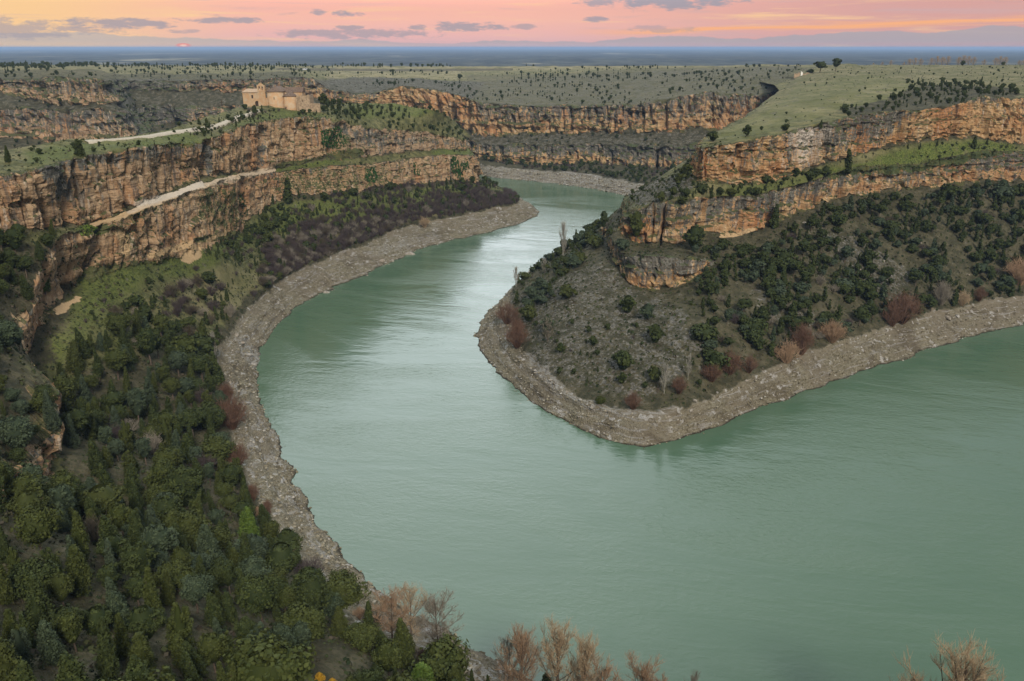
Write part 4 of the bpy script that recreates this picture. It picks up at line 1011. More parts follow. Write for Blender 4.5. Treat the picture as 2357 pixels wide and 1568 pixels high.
# hand-placed trees: (kind, px, py of the foot, height in picture units, shape, tint, label)
HAND = [
 ('juniper_tree', 185, 356, 42, 2, 'dark green', 'big dark juniper standing alone on the left cliff top beside the path', 1.2),
 ('juniper_tree', 20, 372, 40, 1, 'dark green', 'dark juniper on the cliff top nearest the left picture edge', 1),
 ('juniper_tree', 585, 262, 24, 4, 'dark green', 'rounded juniper on the path edge just below the hermitage door', 1.2),
 ('juniper_tree', 545, 288, 16, 1, 'dark green', 'small pointed juniper beside the path below the hermitage', 1),
 ('juniper_tree', 460, 285, 16, 2, 'dark green', 'left one of two junipers on the knoll beyond the path', 1.2),
 ('juniper_tree', 478, 282, 14, 2, 'olive green', 'right one of two junipers on the knoll beyond the path', 1.2),
 ('holm_oak', 745, 240, 28, 1, 'olive green', 'bushy olive holm oak right of the ruined end of the hermitage', 1),
 ('juniper_tree', 765, 250, 24, 1, 'dark green', 'first pointed juniper right of the hermitage holm oak', 1),
 ('juniper_tree', 782, 252, 28, 1, 'dark green', 'taller pointed juniper right of the hermitage holm oak', 1.1),
 ('holm_oak', 905, 268, 14, 1, 'dark green', 'round bush on the green hilltop behind the hermitage', 1),
 ('pine_tree', 345, 835, 95, 0, 'dark green', 'big dark pine standing clear above the left shore wood', 1.0),
 ('juniper_tree', 395, 800, 60, 1, 'dark green', 'pointed juniper right of the big dark pine', 1),
 ('juniper_tree', 580, 1250, 105, 2, 'bright green', 'tall pyramid conifer with yellow-green tips by the lower left shore', 1.1),
 ('juniper_tree', 575, 1190, 75, 1, 'dark green', 'dark conifer standing right behind the pyramid conifer by the shore', 1.1),
 ('juniper_tree', 187, 800, 50, 0, 'dark green', 'slim dark juniper standing on the mossy slope at far left', 1),
 ('juniper_tree', 160, 985, 75, 1, 'dark green', 'dark pointed juniper beside the split red outcrop', 1.2),
 ('juniper_tree', 105, 668, 95, 1, 'bright green', 'bright green ivy-clad conifer against the dark trees at far left', .8),
 ('juniper_tree', 340, 1530, 115, 4, 'olive green', 'large rounded olive conifer near the bottom left', 1.3),
 ('juniper_tree', 965, 1600, 105, 4, 'bright green', 'bright green cypress with knobbly crown at the bottom edge', 1.7),
 ('pine_tree', 700, 1500, 100, 0, 'grey-green', 'grey-green round pine near the bottom edge of the wood', 1),
 ('pine_tree', 570, 1490, 85, 1, 'dark green', 'dark spreading pine in the bottom wood left of centre', 1),
 ('juniper_tree', 1085, 1580, 50, 0, 'dark green', 'left one of two small junipers on the bottom shore', 1),
 ('juniper_tree', 1120, 1585, 46, 0, 'dark green', 'right one of two small junipers on the bottom shore', 1),
 ('juniper_tree', 1258, 1610, 80, 2, 'dark green', 'dark conical juniper at the bottom edge among bare trees', 1.2),
 ('holm_oak', 1428, 848, 52, 0, 'dark green', 'round green tree alone on the scrubby headland', 1),
 ('holm_oak', 1430, 885, 30, 1, 'dark green', 'small round tree just below the round green headland tree', 1),
 ('holm_oak', 1508, 790, 48, 1, 'dark green', 'bushy dark tree in the middle of the headland slope', 1),
 ('holm_oak', 1508, 878, 40, 0, 'olive green', 'olive bush just left of the pale bare tree', 1),
 ('holm_oak', 1378, 925, 26, 2, 'olive green', 'low yellowish bush above the grey headland slabs', 1),
 ('holm_oak', 1260, 762, 40, 1, 'grey-green', 'bushy grey-green tree on the left slope of the headland', 1),
 ('holm_oak', 1215, 740, 44, 0, 'olive green', 'olive dome-shaped tree at the left foot of the headland', 1),
 ('holm_oak', 1365, 797, 26, 1, 'dark green', 'small dark bush amid the scree of the headland', 1),
 ('holm_oak', 1285, 810, 26, 1, 'dark green', 'small dark bush at the lower edge of the scree', 1),
 ('holm_oak', 1443, 720, 46, 1, 'dark green', 'dark bush below the round crag on the headland', 1),
 ('holm_oak', 1490, 735, 40, 1, 'grey-green', 'grey-green bush below the round crag on the headland', 1),
 ('pine_tree', 1388, 538, 48, 2, 'dark green', 'lone dark pine standing up on the headland edge', .9),
 ('holm_oak', 1595, 575, 60, 1, 'dark green', 'big dark tree wedged between the two lower headland crags', 1.0),
 ('holm_oak', 1463, 545, 62, 1, 'olive green', 'tall olive bush against the left end of the lower cliff', .8),
 ('holm_oak', 1640, 325, 26, 0, 'dark green', 'dark bush on the nose of the right plateau', 1.1),
 ('holm_oak', 1719, 310, 26, 1, 'dark green', 'dark bush on the plateau rim left of the white rock face', 1),
 ('holm_oak', 1805, 298, 20, 2, 'dark green', 'low dark bush just left of the white rock face', 1),
 ('juniper_tree', 1895, 290, 20, 1, 'dark green', 'small juniper just right of the white rock face', 1.2),
 ('holm_oak', 1580, 412, 40, 1, 'olive green', 'olive bush under the nose of the right plateau', 1),
 ('holm_oak', 1560, 425, 30, 1, 'olive green', 'smaller olive bush left of the bush under the plateau nose', 1),
 ('pine_tree', 1885, 166, 28, 1, 'dark green', 'left one of the two big dark trees on the plateau', 1.6),
 ('pine_tree', 1924, 162, 31, 0, 'dark green', 'right one of the two big dark trees on the plateau', 1.3),
 ('holm_oak', 1865, 166, 12, 2, 'dark green', 'low dark bush left of the two big plateau trees', 1.5),
 ('juniper_tree', 2234, 203, 22, 4, 'dark green', 'dark juniper on the rim at the top of the wooded notch', 1.2),
 ('holm_oak', 2213, 146, 13, 0, 'dark green', 'round dark oak on the skyline at far right', 1),
 ('holm_oak', 2306, 148, 10, 2, 'dark green', 'flat-topped dark oak on the skyline near the right edge', 1),
 ('holm_oak', 1060, 180, 12, 0, 'dark green', 'largest round juniper on the far meadow', 1.2),
 ('juniper_tree', 1945, 400, 60, 0, 'dark green', 'slim dark pine on the ledge right of the white rock face', 1.2),
 ('juniper_tree', 2243, 340, 30, 1, 'dark green', 'juniper standing on the green ledge against the right cliff', 1.2),
 ('juniper_tree', 1782, 525, 56, 1, 'dark green', 'pointed juniper against the lower right cliff', 1.1),
 ('juniper_tree', 665, 470, 62, 0, 'dark green', 'tall dark conifer at the foot of the lower left cliff', 1.3),
 ('juniper_tree', 550, 600, 42, 1, 'dark green', 'dark juniper on green turf below the left cliff', 1),
 ('juniper_tree', 525, 692, 30, 1, 'dark green', 'small pointed juniper on the dry grass above the left shore', 1),
 ('juniper_tree', 500, 735, 34, 0, 'dark green', 'slim juniper on the dry grass near the left shore', 1),
]
for kd, px, py, hp, shp, tint, lab, wd in HAND:
    g = ground(px, py)
    if g is None:
        g = ground(px, py - 20)
    if g is None: print('no ground', lab); continue
    h = hp * g[1] / F; p = g[0].copy(); p[2] -= .15
    add_tree(kd, p, h, random.uniform(0, 6.28), shp, tint, lab, None, wide=wd); occupy(p, h * .5); USED[lab] = 1

BARE = {}
BARE['round'] = bare_mesh('bare_tree', 3, 13, (M_bark, M_twig_brown), .40, .20, 20, 17, 14, .42, .015)
BARE['vase'] = bare_mesh('bare_tree', 8, 13, (M_bark, M_twig_grey), .38, .18, 18, 16, 13, .5, .015)
BARE['tall'] = bare_mesh('bare_tree', 14, 16, (M_bark, M_twig_tan), .30, .16, 20, 17, 13, .75, .015)
BARE['column'] = bare_mesh('bare_tree', 21, 13, (M_pale_twig, M_pale_twig), .19, .10, 18, 13, 10, 1.2, .022)
BARE['small'] = bare_mesh('bare_tree', 31, 8, (M_bark, M_twig_brown), .38, .16, 14, 13, 11, .5, .015)
BH = {'round': 13, 'vase': 13, 'tall': 16, 'column': 13, 'small': 8}
def add_bare(kd, px, py, hp, label, wide=1.0, world=None, mat=None, name='bare_tree'):
    if world is None:
        g = ground(px, py)
        if g is None: print('no ground', label); return
        p = g[0].copy(); zc = g[1]
    else: p = np.array(world, float); zc = float(project(p)[2])
    h = hp * zc / F; s = h / BH[kd]
    e = link(bpy.data.objects.new(name, None)); e.location = p; e.scale = (s * wide, s * wide, s); e.rotation_euler = (0, 0, random.uniform(0, 6.28))
    link(bpy.data.objects.new('trunk', BARE[kd][0]), e); c = link(bpy.data.objects.new('branches', BARE[kd][1]), e)
    if mat: c.material_slots[0].link = 'OBJECT'; c.material_slots[0].material = mat
    tag(e, label, 'tree'); occupy(p, h * .3); USED[label] = 1
    return e
def shore_pt(px, t=.75):
    """a point up the near bank below the bottom edge of the frame"""
    T = TERR['left_bank_hillside']; k = (T['sh'] > .2) & (T['V'][:, 2] > 2.5 + 3 * t) & (T['V'][:, 2] < 4.5 + 5 * t) & (np.abs(T['px'] - px) < 14) & (T['py'] > 1500)
    j = np.where(k)[0]; return T['V'][j[len(j) // 2]] if len(j) else None
add_bare('round', 905, 1478, 140, 'left one of the three bare trees on the lower left shore', 1.0)
add_bare('vase', 945, 1478, 145, 'middle one of the three bare trees on the lower left shore', 1.0, mat=M_twig_tan)
add_bare('round', 1012, 1505, 158, 'right one of the three bare trees, round and grey, near the water', 1.0, mat=M_twig_grey)
for kd, px, top, lab, wd, mt in [('vase', 1160, 1462, 'thin grey bare tree at the bottom edge, leftmost beside the water', .8, M_twig_grey), ('tall', 1207, 1436, 'bare tree with russet top at the bottom edge', 1.0, M_twig_brown),
     ('tall', 1290, 1428, 'tallest bare tree rising at the bottom edge', 1.1, M_twig_tan), ('tall', 1348, 1452, 'narrow bare tree right of the tallest one at the bottom edge', .8, M_twig_tan), ('small', 1383, 1512, 'short bare tree between two groups at the bottom edge', 1.0, M_twig_brown),
     ('round', 1462, 1503, 'dense reddish bare tree at the bottom edge right of the group', .9, M_twig_brown), ('small', 1508, 1545, 'low bare treetop right of the dense reddish bare tree', .8, M_twig_brown), ('vase', 1580, 1538, 'thin treetop just reaching the bottom edge', .5, M_twig_grey), ('tall', 2150, 1470, 'wide bare treetop at the bottom edge far to the right', 1.1, M_twig_tan), ('vase', 2060, 1535, 'thin treetop left of the wide bare treetop at lower right', .6, M_twig_tan)]:
    p = shore_pt(px)
    if p is None: print('no shore', px); continue
    bx, by, zc = project(p); hp = (float(by) - top) * 1.09
    add_bare(kd, 0, 0, hp, lab, wd, world=p, mat=mt)
add_bare('column', 1293, 592, 78, 'pale leafless poplar standing up on the headland edge', .75, name='poplar_tree')
add_bare('column', 1183, 655, 44, 'pale leafless tree at the left foot of the headland', 1.0)
add_bare('column', 1530, 905, 68, 'pale bare tree with fine twigs on the lower headland', 1.0)
add_bare('column', 1585, 870, 56, 'second pale bare tree right of the first on the headland', .8)
add_bare('column', 497, 830, 66, 'pale bare tree at the inner edge of the left shore', .9)
add_bare('small', 1250, 625, 32, 'thin bare tree left of the pale poplar on the headland', 1, mat=M_pale_twig)
add_bare('small', 1262, 790, 60, 'bare grey tree on the lower left slope of the headland', .8, mat=M_twig_grey)
add_bare('small', 1880, 690, 0.1, '', 1) if False else None
# far bare poplars that show above the right crest
for k in range(0, 26):
    if k % 5 == 3: continue
    gx = [2010, 2030, 2050, 2068, 2080, 2092, 2105, 2118, 2130, 2142, 2155, 2168, 2180, 2192, 2205, 2216, 2228, 2240, 2252, 2264, 2290, 2300, 2312, 2324, 2345, 2355][k]
    hp = [10, 12, 16, 14, 12, 20, 22, 20, 16, 22, 26, 24, 26, 28, 24, 28, 26, 24, 28, 18, 22, 26, 24, 18, 16, 18][k]
    w = at_y(gx, 151, 1250); w[2] -= 2
    add_bare('vase', 0, 0, hp * .85, make_label(['tall', 'thin', 'broad', 'short', 'slim'][k % 5] + ' far brown poplar', gx, 140), 1.2, world=w, mat=M_twig_tan)['group'] = 'far leafless poplars behind the right plateau'

# russet willows and other hand-placed shrubs
for px, py, hp, mt, lab in [(535, 985, 70, M_twig_red, 'tallest russet willow on the inner left shore'), (548, 1075, 55, M_twig_red, 'russet willow below the tallest one on the left shore'), (525, 930, 45, M_twig_red, 'upper russet willow at the inner left shore'),
     (2075, 742, 66, M_twig_red, 'large rust-red bush on the right shore'), (2055, 752, 44, M_twig_red, 'rust-red bush left of the large one on the right shore'), (1845, 815, 58, M_twig_red, 'orange-brown bush on the right shore, left of two'), (1815, 830, 44, M_twig_brown, 'brown bush left of the orange-brown bush on the right shore'),
     (1915, 790, 48, M_twig_brown, 'orange-brown bush on the right shore, right of two'), (1680, 860, 48, M_twig_red, 'pink-brown bush above the headland shore'), (1722, 855, 38, M_twig_red, 'pink-brown bush right of the larger one on the headland shore'), (1640, 875, 40, M_twig_red, 'brown bush left of the pink-brown bushes'),
     (1562, 905, 38, M_twig_red, 'red bush at the foot of the pale bare trees'), (1165, 740, 44, M_twig_red, 'red bush at the outer left foot of the headland'), (1193, 800, 50, M_twig_red, 'russet bush on the left shore of the headland'), (1188, 765, 34, M_twig_red, 'small russet bush between two on the headland foot'),
     (2345, 655, 60, M_twig_brown, 'brown leafless bush at the right picture edge'), (2215, 702, 30, M_twig_tan, 'yellow-brown bush on the right shore'), (2255, 690, 30, M_twig_red, 'low red bush on the right shore'), (1455, 935, 36, M_twig_red, 'low pinkish bush above the grey slabs'),
     (980, 522, 22, M_twig_tan, 'small orange bush above the stones of the far left shore'), (2165, 700, 44, M_twig_grey, 'grey leafless bush above the right shore'), (690, 235, 20, M_twig_grey, 'grey leafless tree against the ruined hermitage wall')]:
    g = ground(px, py)
    if g is None: continue
    add_bush('willow_shrub', g[0] - np.array([0, 0, .2]), hp * g[1] / F, random.uniform(0, 6), lab, None, mat=mt); occupy(g[0], hp * g[1] / F * .5); USED[lab] = 1
for px, py in ((735, 1562), (768, 1570), (672, 1578)):
    g = ground(px, py + 12)
    if g is not None: add_tree('holm_oak', g[0], 30 * g[1] / F, 1, 1, 'golden yellow', {735: 'golden-leaved bush at the bottom edge, the larger one', 768: 'golden-leaved bush at the bottom edge, right of the larger', 672: 'golden-leaved sprig at the bottom edge, leftmost'}[px])

# ------------------------------------------------------------------ scattered vegetation by region
A_, B_, C_ = 'left_bank_hillside', 'peninsula_hillside', 'far_canyon_wall'
D, G, O, BR = 'dark green', 'grey-green', 'olive green', 'bright green'
J, Pn, K, BS, WS = 'juniper_tree', 'pine_tree', 'holm_oak', 'bare_shrub', 'willow_shrub'
REG = [
 ('left_bank_hillside', [(545,1060),(580,1080),(650,1190),(740,1280),(860,1400),(960,1470),(1040,1530),(960,1520),(850,1445),(700,1310),(600,1190)], 3.4, [('willow_shrub',1.0)], (2.6,4.6), ['dark green'], 'russet brush along the lower left shore', .42),
 ('left_bank_hillside', [(-300,740),(20,760),(60,780),(20,840),(70,930),(130,950),(130,1010),(60,1090),(-300,1150)], 4.4, [('juniper_tree',.3),('pine_tree',.3),('holm_oak',.4)], (3.5,9), ['dark green','olive green','grey-green'], 'trees on the slope at the left picture edge', .24), # surface, polygon, spacing m, mix, (h lo, hi), tints, group, clearing noise threshold
 (A_, [(-400,900),(0,985),(70,980),(130,900),(200,800),(330,730),(470,780),(500,850),(520,950),(545,1080),(600,1180),(700,1300),(830,1430),(980,1540),(1100,1700),(1000,2200),(-600,2200)], 4.7, [(J,.60),(Pn,.27),(K,.08),(BS,.05)], (6.0,12.5), [D,D,O,G,O,D], 'conifers of the lower left wood', .15),
 (A_, [(-300,520),(150,540),(150,590),(100,640),(60,700),(20,760),(-300,790)], 4.6, [(J,.45),(Pn,.45),(K,.1)], (6,12), [D,D,D,O], 'dark trees crowding the far left slope', .2),
 (A_, [(200,740),(330,690),(500,640),(540,700),(500,790),(430,800),(330,760)], 3.7, [(BS,.5),(J,.34),(K,.16)], (3.0,7), [D,O], 'shrubs and trees above the left shore', .2),
 (A_, [(150,660),(420,620),(400,690),(240,740),(160,800),(110,860),(100,800)], 4.6, [(K,.45),(J,.25),(BS,.3)], (1.6,4.2), [D,O,D], 'bushes on the mossy left shelf', .28),
 (A_, [(420,620),(560,560),(600,600),(620,660),(560,720),(500,700),(400,690)], 5.0, [(J,.4),(BS,.6)], (2.2,4.5), [D], 'junipers and shrubs on the grass under the left cliff', .30),
 (A_, [(470,590),(560,540),(620,460),(700,450),(1100,415),(1140,430),(900,470),(740,500),(640,560),(560,620)], 3.7, [(K,.45),(J,.35),(BS,.2)], (2.8,6.8), [D,D,O], 'bushes at the foot of the lower left cliff', .10),
 (A_, [(560,560),(640,500),(720,455),(900,440),(1060,425),(1190,455),(1195,468),(1050,497),(950,515),(860,550),(780,585),(700,615),(640,650),(600,690),(600,620)], 2.6, [(BS,.88),(K,.07),(J,.05)], (4.2,6.0), [D,D,O], 'grey thicket between the left cliff and the shore', .08),
 (A_, [(780,240),(1010,255),(1085,330),(1000,335),(900,300),(800,290),(740,262),(750,235)], 4.0, [(K,.6),(J,.4)], (1.8,5.2), [D,D,O], 'bushes on the hilltop behind the hermitage', .28),
 (A_, [(560,258),(700,246),(760,262),(690,285),(590,300),(480,330),(430,310)], 3.6, [(K,.6),(J,.2),(BS,.2)], (1.5,4.2), [D,O], 'bushes on the slope below the hermitage', .3),
 (A_, [(0,335),(300,315),(500,275),(560,262),(480,322),(300,345),(130,378),(0,400)], 7.0, [(K,.7),(J,.3)], (.9,2.8), [D,O], 'low bushes along the left cliff top', .40),
 (A_, [(470,410),(700,370),(860,355),(1090,340),(1095,360),(860,380),(640,398),(480,430)], 5.5, [(K,1)], (1.0,2.6), [D,O], 'bushes on the ledge of the left cliff', .40),
 (B_, [(1640,640),(1760,590),(1900,480),(2357,425),(2600,420),(2600,690),(2357,676),(2100,728),(1920,785),(1770,840),(1640,880),(1600,800)], 4.5, [(K,.36),(Pn,.34),(J,.26),(BS,.04)], (4.2,9.5), [D,D,D,G], 'trees of the wood on the right slope', .30),
 (B_, [(1190,650),(1380,520),(1440,560),(1440,640),(1380,650),(1230,720),(1180,700)], 4.3, [(K,.62),(Pn,.2),(J,.18)], (2.6,7.0), [D,G,G,O,O], 'bushy trees on the left flank of the headland', .36),
 (B_, [(1190,700),(1440,640),(1640,680),(1640,880),(1480,945),(1380,920),(1250,850),(1190,780)], 6.0, [(K,.7),(J,.2),(BS,.1)], (1.2,3.4), [D,G,O], 'scattered bushes on the headland slope', .42),
 (B_, [(1590,570),(1760,575),(1860,510),(1860,560),(1740,640),(1600,690)], 4.4, [(K,.5),(Pn,.3),(J,.2)], (3.2,6.4), [D,D,G], 'trees beside the round crag of the headland', .15),
 (B_, [(1640,440),(1850,400),(1960,395),(1960,420),(1840,440),(1650,475),(1500,470),(1560,440)], 3.5, [(K,.65),(J,.35)], (2.4,6.4), [D,D,O], 'bushes along the ledge of the right cliff', .12),
 (B_, [(1950,395),(2100,340),(2330,325),(2340,350),(2150,390),(1980,410)], 5.2, [(K,.8),(J,.2)], (1.5,4.0), [D,O,BR], 'bushes on the green ledge at the right', .38),
 (B_, [(2105,194),(2200,190),(2330,200),(2357,215),(2250,234),(2190,243),(2110,240),(2000,264),(1940,272),(1920,260),(2000,238),(2080,218)], 6.2, [(K,.75),(J,.25)], (1.8,5.0), [D,D,O], 'bushes along the rim of the right cliff', .22),
 (B_, [(1420,450),(1600,370),(1605,430),(1480,470)], 6.0, [(K,1)], (1.2,3.4), [D,O], 'bushes on the stony shoulder of the headland', .35),
 (B_, [(1600,330),(1720,280),(1840,195),(1900,165),(2400,150),(2400,190),(2100,200),(1980,230),(1800,290),(1640,335)], 13.0, [(K,.75),(J,.25)], (.9,2.8), [D,O], 'low bushes dotting the right plateau turf', .42),
 (C_, [(0,148),(760,148),(760,182),(0,178)], 16, [(J,.22),(K,.78)], (2.0,6), [D], 'junipers dotting the plateau at upper left', .44),
 (C_, [(0,149),(1050,149),(1050,155),(0,155)], 14, [(J,.3),(K,.5),(Pn,.2)], (4,8.5), [D], 'trees along the far skyline', .30),
 (C_, [(760,150),(1850,150),(1850,175),(760,185)], 26, [(J,.3),(K,.7)], (1.8,6), [D], 'junipers dotting the far meadow', .48),
 (C_, [(800,185),(1100,185),(1400,175),(1840,160),(1830,215),(1500,262),(1200,262),(1060,235)], 12, [(K,.8),(J,.2)], (1.8,5), [D,G], 'bushes on the grey scrub slope of the far plateau', .36),
 (C_, [(30,205),(330,215),(350,290),(500,250),(760,225),(760,300),(300,340),(30,340)], 12, [(K,.8),(J,.2)], (2.5,6), [D], 'bushes on the ledges of the upper left cliffs', .35),
 (C_, [(1090,300),(1640,295),(1640,335),(1100,335)], 10, [(K,1)], (2,4.5), [D,G], 'bushes on the ledge of the far wall', .35),
 (C_, [(1100,365),(1400,370),(1500,350),(1640,380),(1640,430),(1480,425),(1350,402),(1200,390)], 6.5, [(K,.6),(BS,.4)], (3.5,8), [D,D,G], 'trees above the far grey shore', .12),
]
EXCL = [[(95,1035),(215,1035),(215,1135),(95,1135)], [(100,690),(240,640),(245,690),(190,740),(120,800),(80,780)], [(240,640),(430,600),(480,590),(480,615),(300,665),(240,690)], [(1440,670),(1600,660),(1600,700),(1440,705)]]
cands = []
for ri, (sf, poly, sp, mix, hr, tints, grp, thr) in enumerate(REG):
    T = TERR[sf]; m = pip(T['px'] + T['wx'] * (12 if sf == C_ else 22), T['py'] + T['wy'] * (3 if sf == C_ else 10), poly) & (T['cl'] < .45) & (T['sh'] < (.98 if grp.startswith('russet brush') else .35)) & (T['sa'] < .3) & (T['nz'] > .25)
    if sf == B_ or sf == A_: m &= T['zc'] < 1500
    for ex in EXCL: m &= ~pip(T['px'], T['py'], ex)
    idx = np.where(m)[0]
    if not len(idx): print('empty region', grp); continue
    w = T['area'][idx]; tot = w.sum(); nn = int(min(tot / (sp * sp) * 3.0, 9000))
    pick = rng.choice(idx, nn, p=w / w.sum())
    Vp = T['V'][pick] + np.column_stack([rng.uniform(-.4, .4, nn), rng.uniform(-.4, .4, nn), np.zeros(nn)])
    dn = fbm(Vp, (1 / (sp * (4.5 if sf != C_ else 5.5)),) * 3, 2, 5.0 + ri) * .5 * (1.0 if sf != C_ else 1.5) + .5
    hv = rng.uniform(0, 1, nn) ** 1.6
    for p, d, hh, fade in zip(Vp, dn, hv, T['zc'][pick]):
        if d < thr * 1.25: continue
        h = hr[0] + (hr[1] - hr[0]) * hh
        r = sp * (.62 + .62 * hh)
        if not free(p, r): continue
        occupy(p, r); u = rng.uniform(); acc = 0
        for kd, pr in mix:
            acc += pr
            if u <= acc: break
        if kd in (BS,): h = min(h, 6.0) * (1.0 if sf == A_ else .8)
        cands.append((kd, p, h, tints[rng.randint(len(tints))], grp))
CP_ = np.array([c[1] for c in cands]); CH = np.array([c[2] for c in cands])
px, py, zc = project(CP_); tp = CP_.copy(); tp[:, 2] += CH; _, pyt, _ = project(tp)
vis = visible(px, [pyt + 1, (py + pyt) / 2, py - 1], zc)
keep = [i for i in range(len(cands)) if vis[i]]
print('candidates', len(cands), 'visible', len(keep))
print('FOOT', sum(1 for c in cands if c[4].startswith('bushes at the foot')), sum(1 for i in keep if cands[i][4].startswith('bushes at the foot')))
bykind = {}
for i in keep: bykind.setdefault(cands[i][0], []).append((CH[i] / zc[i], i))
REST = {}
LIM = {J: 255, Pn: 285, K: 270, BS: 295, WS: 270}
for kd, lst in bykind.items():
    lst.sort(reverse=True)
    for rank, (_, i) in enumerate(lst):
        _, p, h, tint, grp = cands[i]
        if rank < LIM[kd]:
            if kd in (BS, WS): add_bush(kd, p - np.array([0, 0, .2]), h, random.uniform(0, 6.28), None, grp)
            else: add_tree(kd, p - np.array([0, 0, .15]), h, random.uniform(0, 6.28), None, tint, None, grp, lean=.06, wide=random.uniform(.9, 1.12) if kd == J else random.uniform(.95, 1.35))
        else: REST.setdefault((kd, grp), []).append((p, h, tint))
    print(kd, len(lst))
# everything past the limit, joined per wood
def low_lod(kind, seed):
    r = np.random.RandomState(seed)
    if kind == J: c = crown_conical(seed, 2, 1.7)
    elif kind == Pn: c = crown_round(seed, 2)
    else: c = crown_round(seed, 2, 2.6, .2, 5.0)
    return c
LOWM = {k: [low_lod(k, s) for s in (3, 4)] for k in (J, Pn, K)}
HREF = {J: 8.0, Pn: 7.8, K: 5.2}
def bush_np(me):
    V = np.zeros(len(me.vertices) * 3, np.float32); me.vertices.foreach_get('co', V); Fl = np.zeros(len(me.loops), np.int32); me.loops.foreach_get('vertex_index', Fl)
    return V.reshape(-1, 3), Fl.reshape(-1, 4)
for k, s in ((BS, SHRUB['bare_shrub']),):
    LOWM[k] = [(*bush_np(twig_bush('tmp', 9 + q, M_twig_purple, 34, 3.2, 1.9, 3, .045)), None) for q in range(2)]
for (kd, grp), lst in REST.items():
    Vs = []; Fs = []; Ts = []; o = 0
    for q, (p, h, tint) in enumerate(lst):
        V0, F0, T0 = LOWM[kd][q % 2]; s = h / HREF.get(kd, 3.4); a = random.uniform(0, 6.28); c_, s_ = math.cos(a) * s, math.sin(a) * s
        V = np.stack([V0[:, 0] * c_ - V0[:, 1] * s_, V0[:, 0] * s_ + V0[:, 1] * c_, V0[:, 2] * s], -1) + p
        Vs.append(V); Fs.append(F0 + o); o += len(V); Ts.append(T0 if T0 is not None else np.full(len(V), .5))
    nm = {J: 'distant_junipers', Pn: 'distant_pines', K: 'distant_bushes', BS: 'shrub_thicket'}[kd]
    o = link(bpy.data.objects.new(nm, np_mesh(nm, np.concatenate(Vs), np.concatenate(Fs), TINT[D] if kd != BS else M_twig_purple, True, {'tone': np.concatenate(Ts)})))
    tag(o, 'further ' + grp, 'vegetation', None, 'stuff')
# ------------------------------------------------------------------ ivy on the rock, stones, scrub
def pick_vis(sf, poly, cliff=None):
    T = TERR[sf]; m = pip(T['px'], T['py'], poly)
    if cliff is not None: m &= T['cl'] > cliff
    i = np.where(m)[0]
    iy, ix = dbi(T['px'][i], T['py'][i]); return i[T['zc'][i] < DB[iy, ix] + 6]
M_ivy = leaf_mat('ivy_leaf', (.012, .040, .010), (.030, .090, .020), (.020, .060, .012))
M_ivy2 = leaf_mat('ivy_leaf_dull', (.020, .040, .014), (.045, .080, .026), (.030, .05, .02))
def ivy(poly, label, mat, size=.30, dens=5):
    idx = pick_vis(A_, poly)
    if len(idx) < 5: print('no ivy', label); return
    T = TERR[A_]; r = np.random.RandomState(len(label)); pk = r.choice(idx, int(len(idx) * dens)); V = T['V'][pk]
    out = np.array([.75, -.65, .15]); d = unit(out + r.normal(size=(len(pk), 3)) * .45)
    p = V + out * r.uniform(.15, .9, len(pk))[:, None] + r.normal(size=(len(pk), 3)) * .25
    t = unit(np.cross(d, r.normal(size=(len(pk), 3)))); b = np.cross(d, t); s = size * r.uniform(.6, 1.4, len(pk))[:, None]
    VV = np.stack([p - t * s, p - b * s, p + t * s, p + b * s], 1).reshape(-1, 3)
    o = link(bpy.data.objects.new('ivy', np_mesh('ivy', VV, np.arange(len(VV)).reshape(-1, 4), mat, True, {'tone': np.repeat(r.uniform(0, 1, len(pk)), 4)})))
    tag(o, label, 'ivy')
ivy([(1037,366),(1042,360),(1050,364),(1057,375),(1066,373),(1076,372),(1079,382),(1072,395),(1058,411),(1049,407),(1040,394),(1036,380)], 'heart-shaped patch of green ivy on the orange cliff of the hermitage spur', M_ivy, .42, 6)
ivy([(846,388),(862,386),(868,404),(864,421),(850,420),(838,412)], 'dark ivy column low on the spur cliff left of the heart-shaped patch', M_ivy, .4, 5)
ivy([(950,376),(958,372),(966,386),(968,404),(952,402)], 'narrow ivy patch hanging midway between the ivy column and the heart', M_ivy, .4, 5)
ivy([(736,302),(750,298),(778,290),(798,318),(790,345),(764,342),(740,338)], 'ivy filling the gully in the upper cliff right of the hermitage', M_ivy, .42, 4)
ivy([(548,442),(562,444),(570,500),(552,500)], 'yellow-green ivy strip down the left cliff beside the grassy slope', M_ivy2, .3, 5)
ivy([(196,520),(236,522),(238,540),(178,545)], 'mossy green mat on top of the left rock buttress', leaf_mat('moss_mat', (.045,.075,.012), (.12,.17,.03), (.07,.10,.02)), .22, 4)

# boulders
def rock_np(seed, sub=2, flat=.65):
    import bmesh
    bm = bmesh.new(); bmesh.ops.create_icosphere(bm, subdivisions=sub, radius=1.0)
    V = np.array([v.co[:] for v in bm.verts]); Fq = np.array([[v.index for v in f.verts] for f in bm.faces]); bm.free()
    r = np.random.RandomState(seed)
    for _ in range(7):                                   # chop flat facets
        d = unit(r.normal(size=3)); k = r.uniform(.55, .85); q = V @ d; V = V - np.outer(np.clip(q - k, 0, None), d)
    V *= np.array([1.0, r.uniform(.6, .9), flat]); V += .05 * fbm(V, (2, 2, 2), 2, seed)[:, None] * unit(V)
    return V, Fq
M_rock_grey, n = new_mat('boulder_limestone')
g = n.node('ShaderNodeNewGeometry').outputs['Position']; q = n.noise(g, 1.2, 4, .6); oi = n.node('ShaderNodeObjectInfo').outputs['Random']
c = n.mix(n.ramp(q, .35, .65), (.16, .15, .13), (.33, .32, .30)); c = n.mix(n.m('MULTIPLY', oi, .5), c, (.24, .19, .13))
finish(n, c, .9, bump(n, n.noise(g, 3.0, 4), .7, .2), .15)
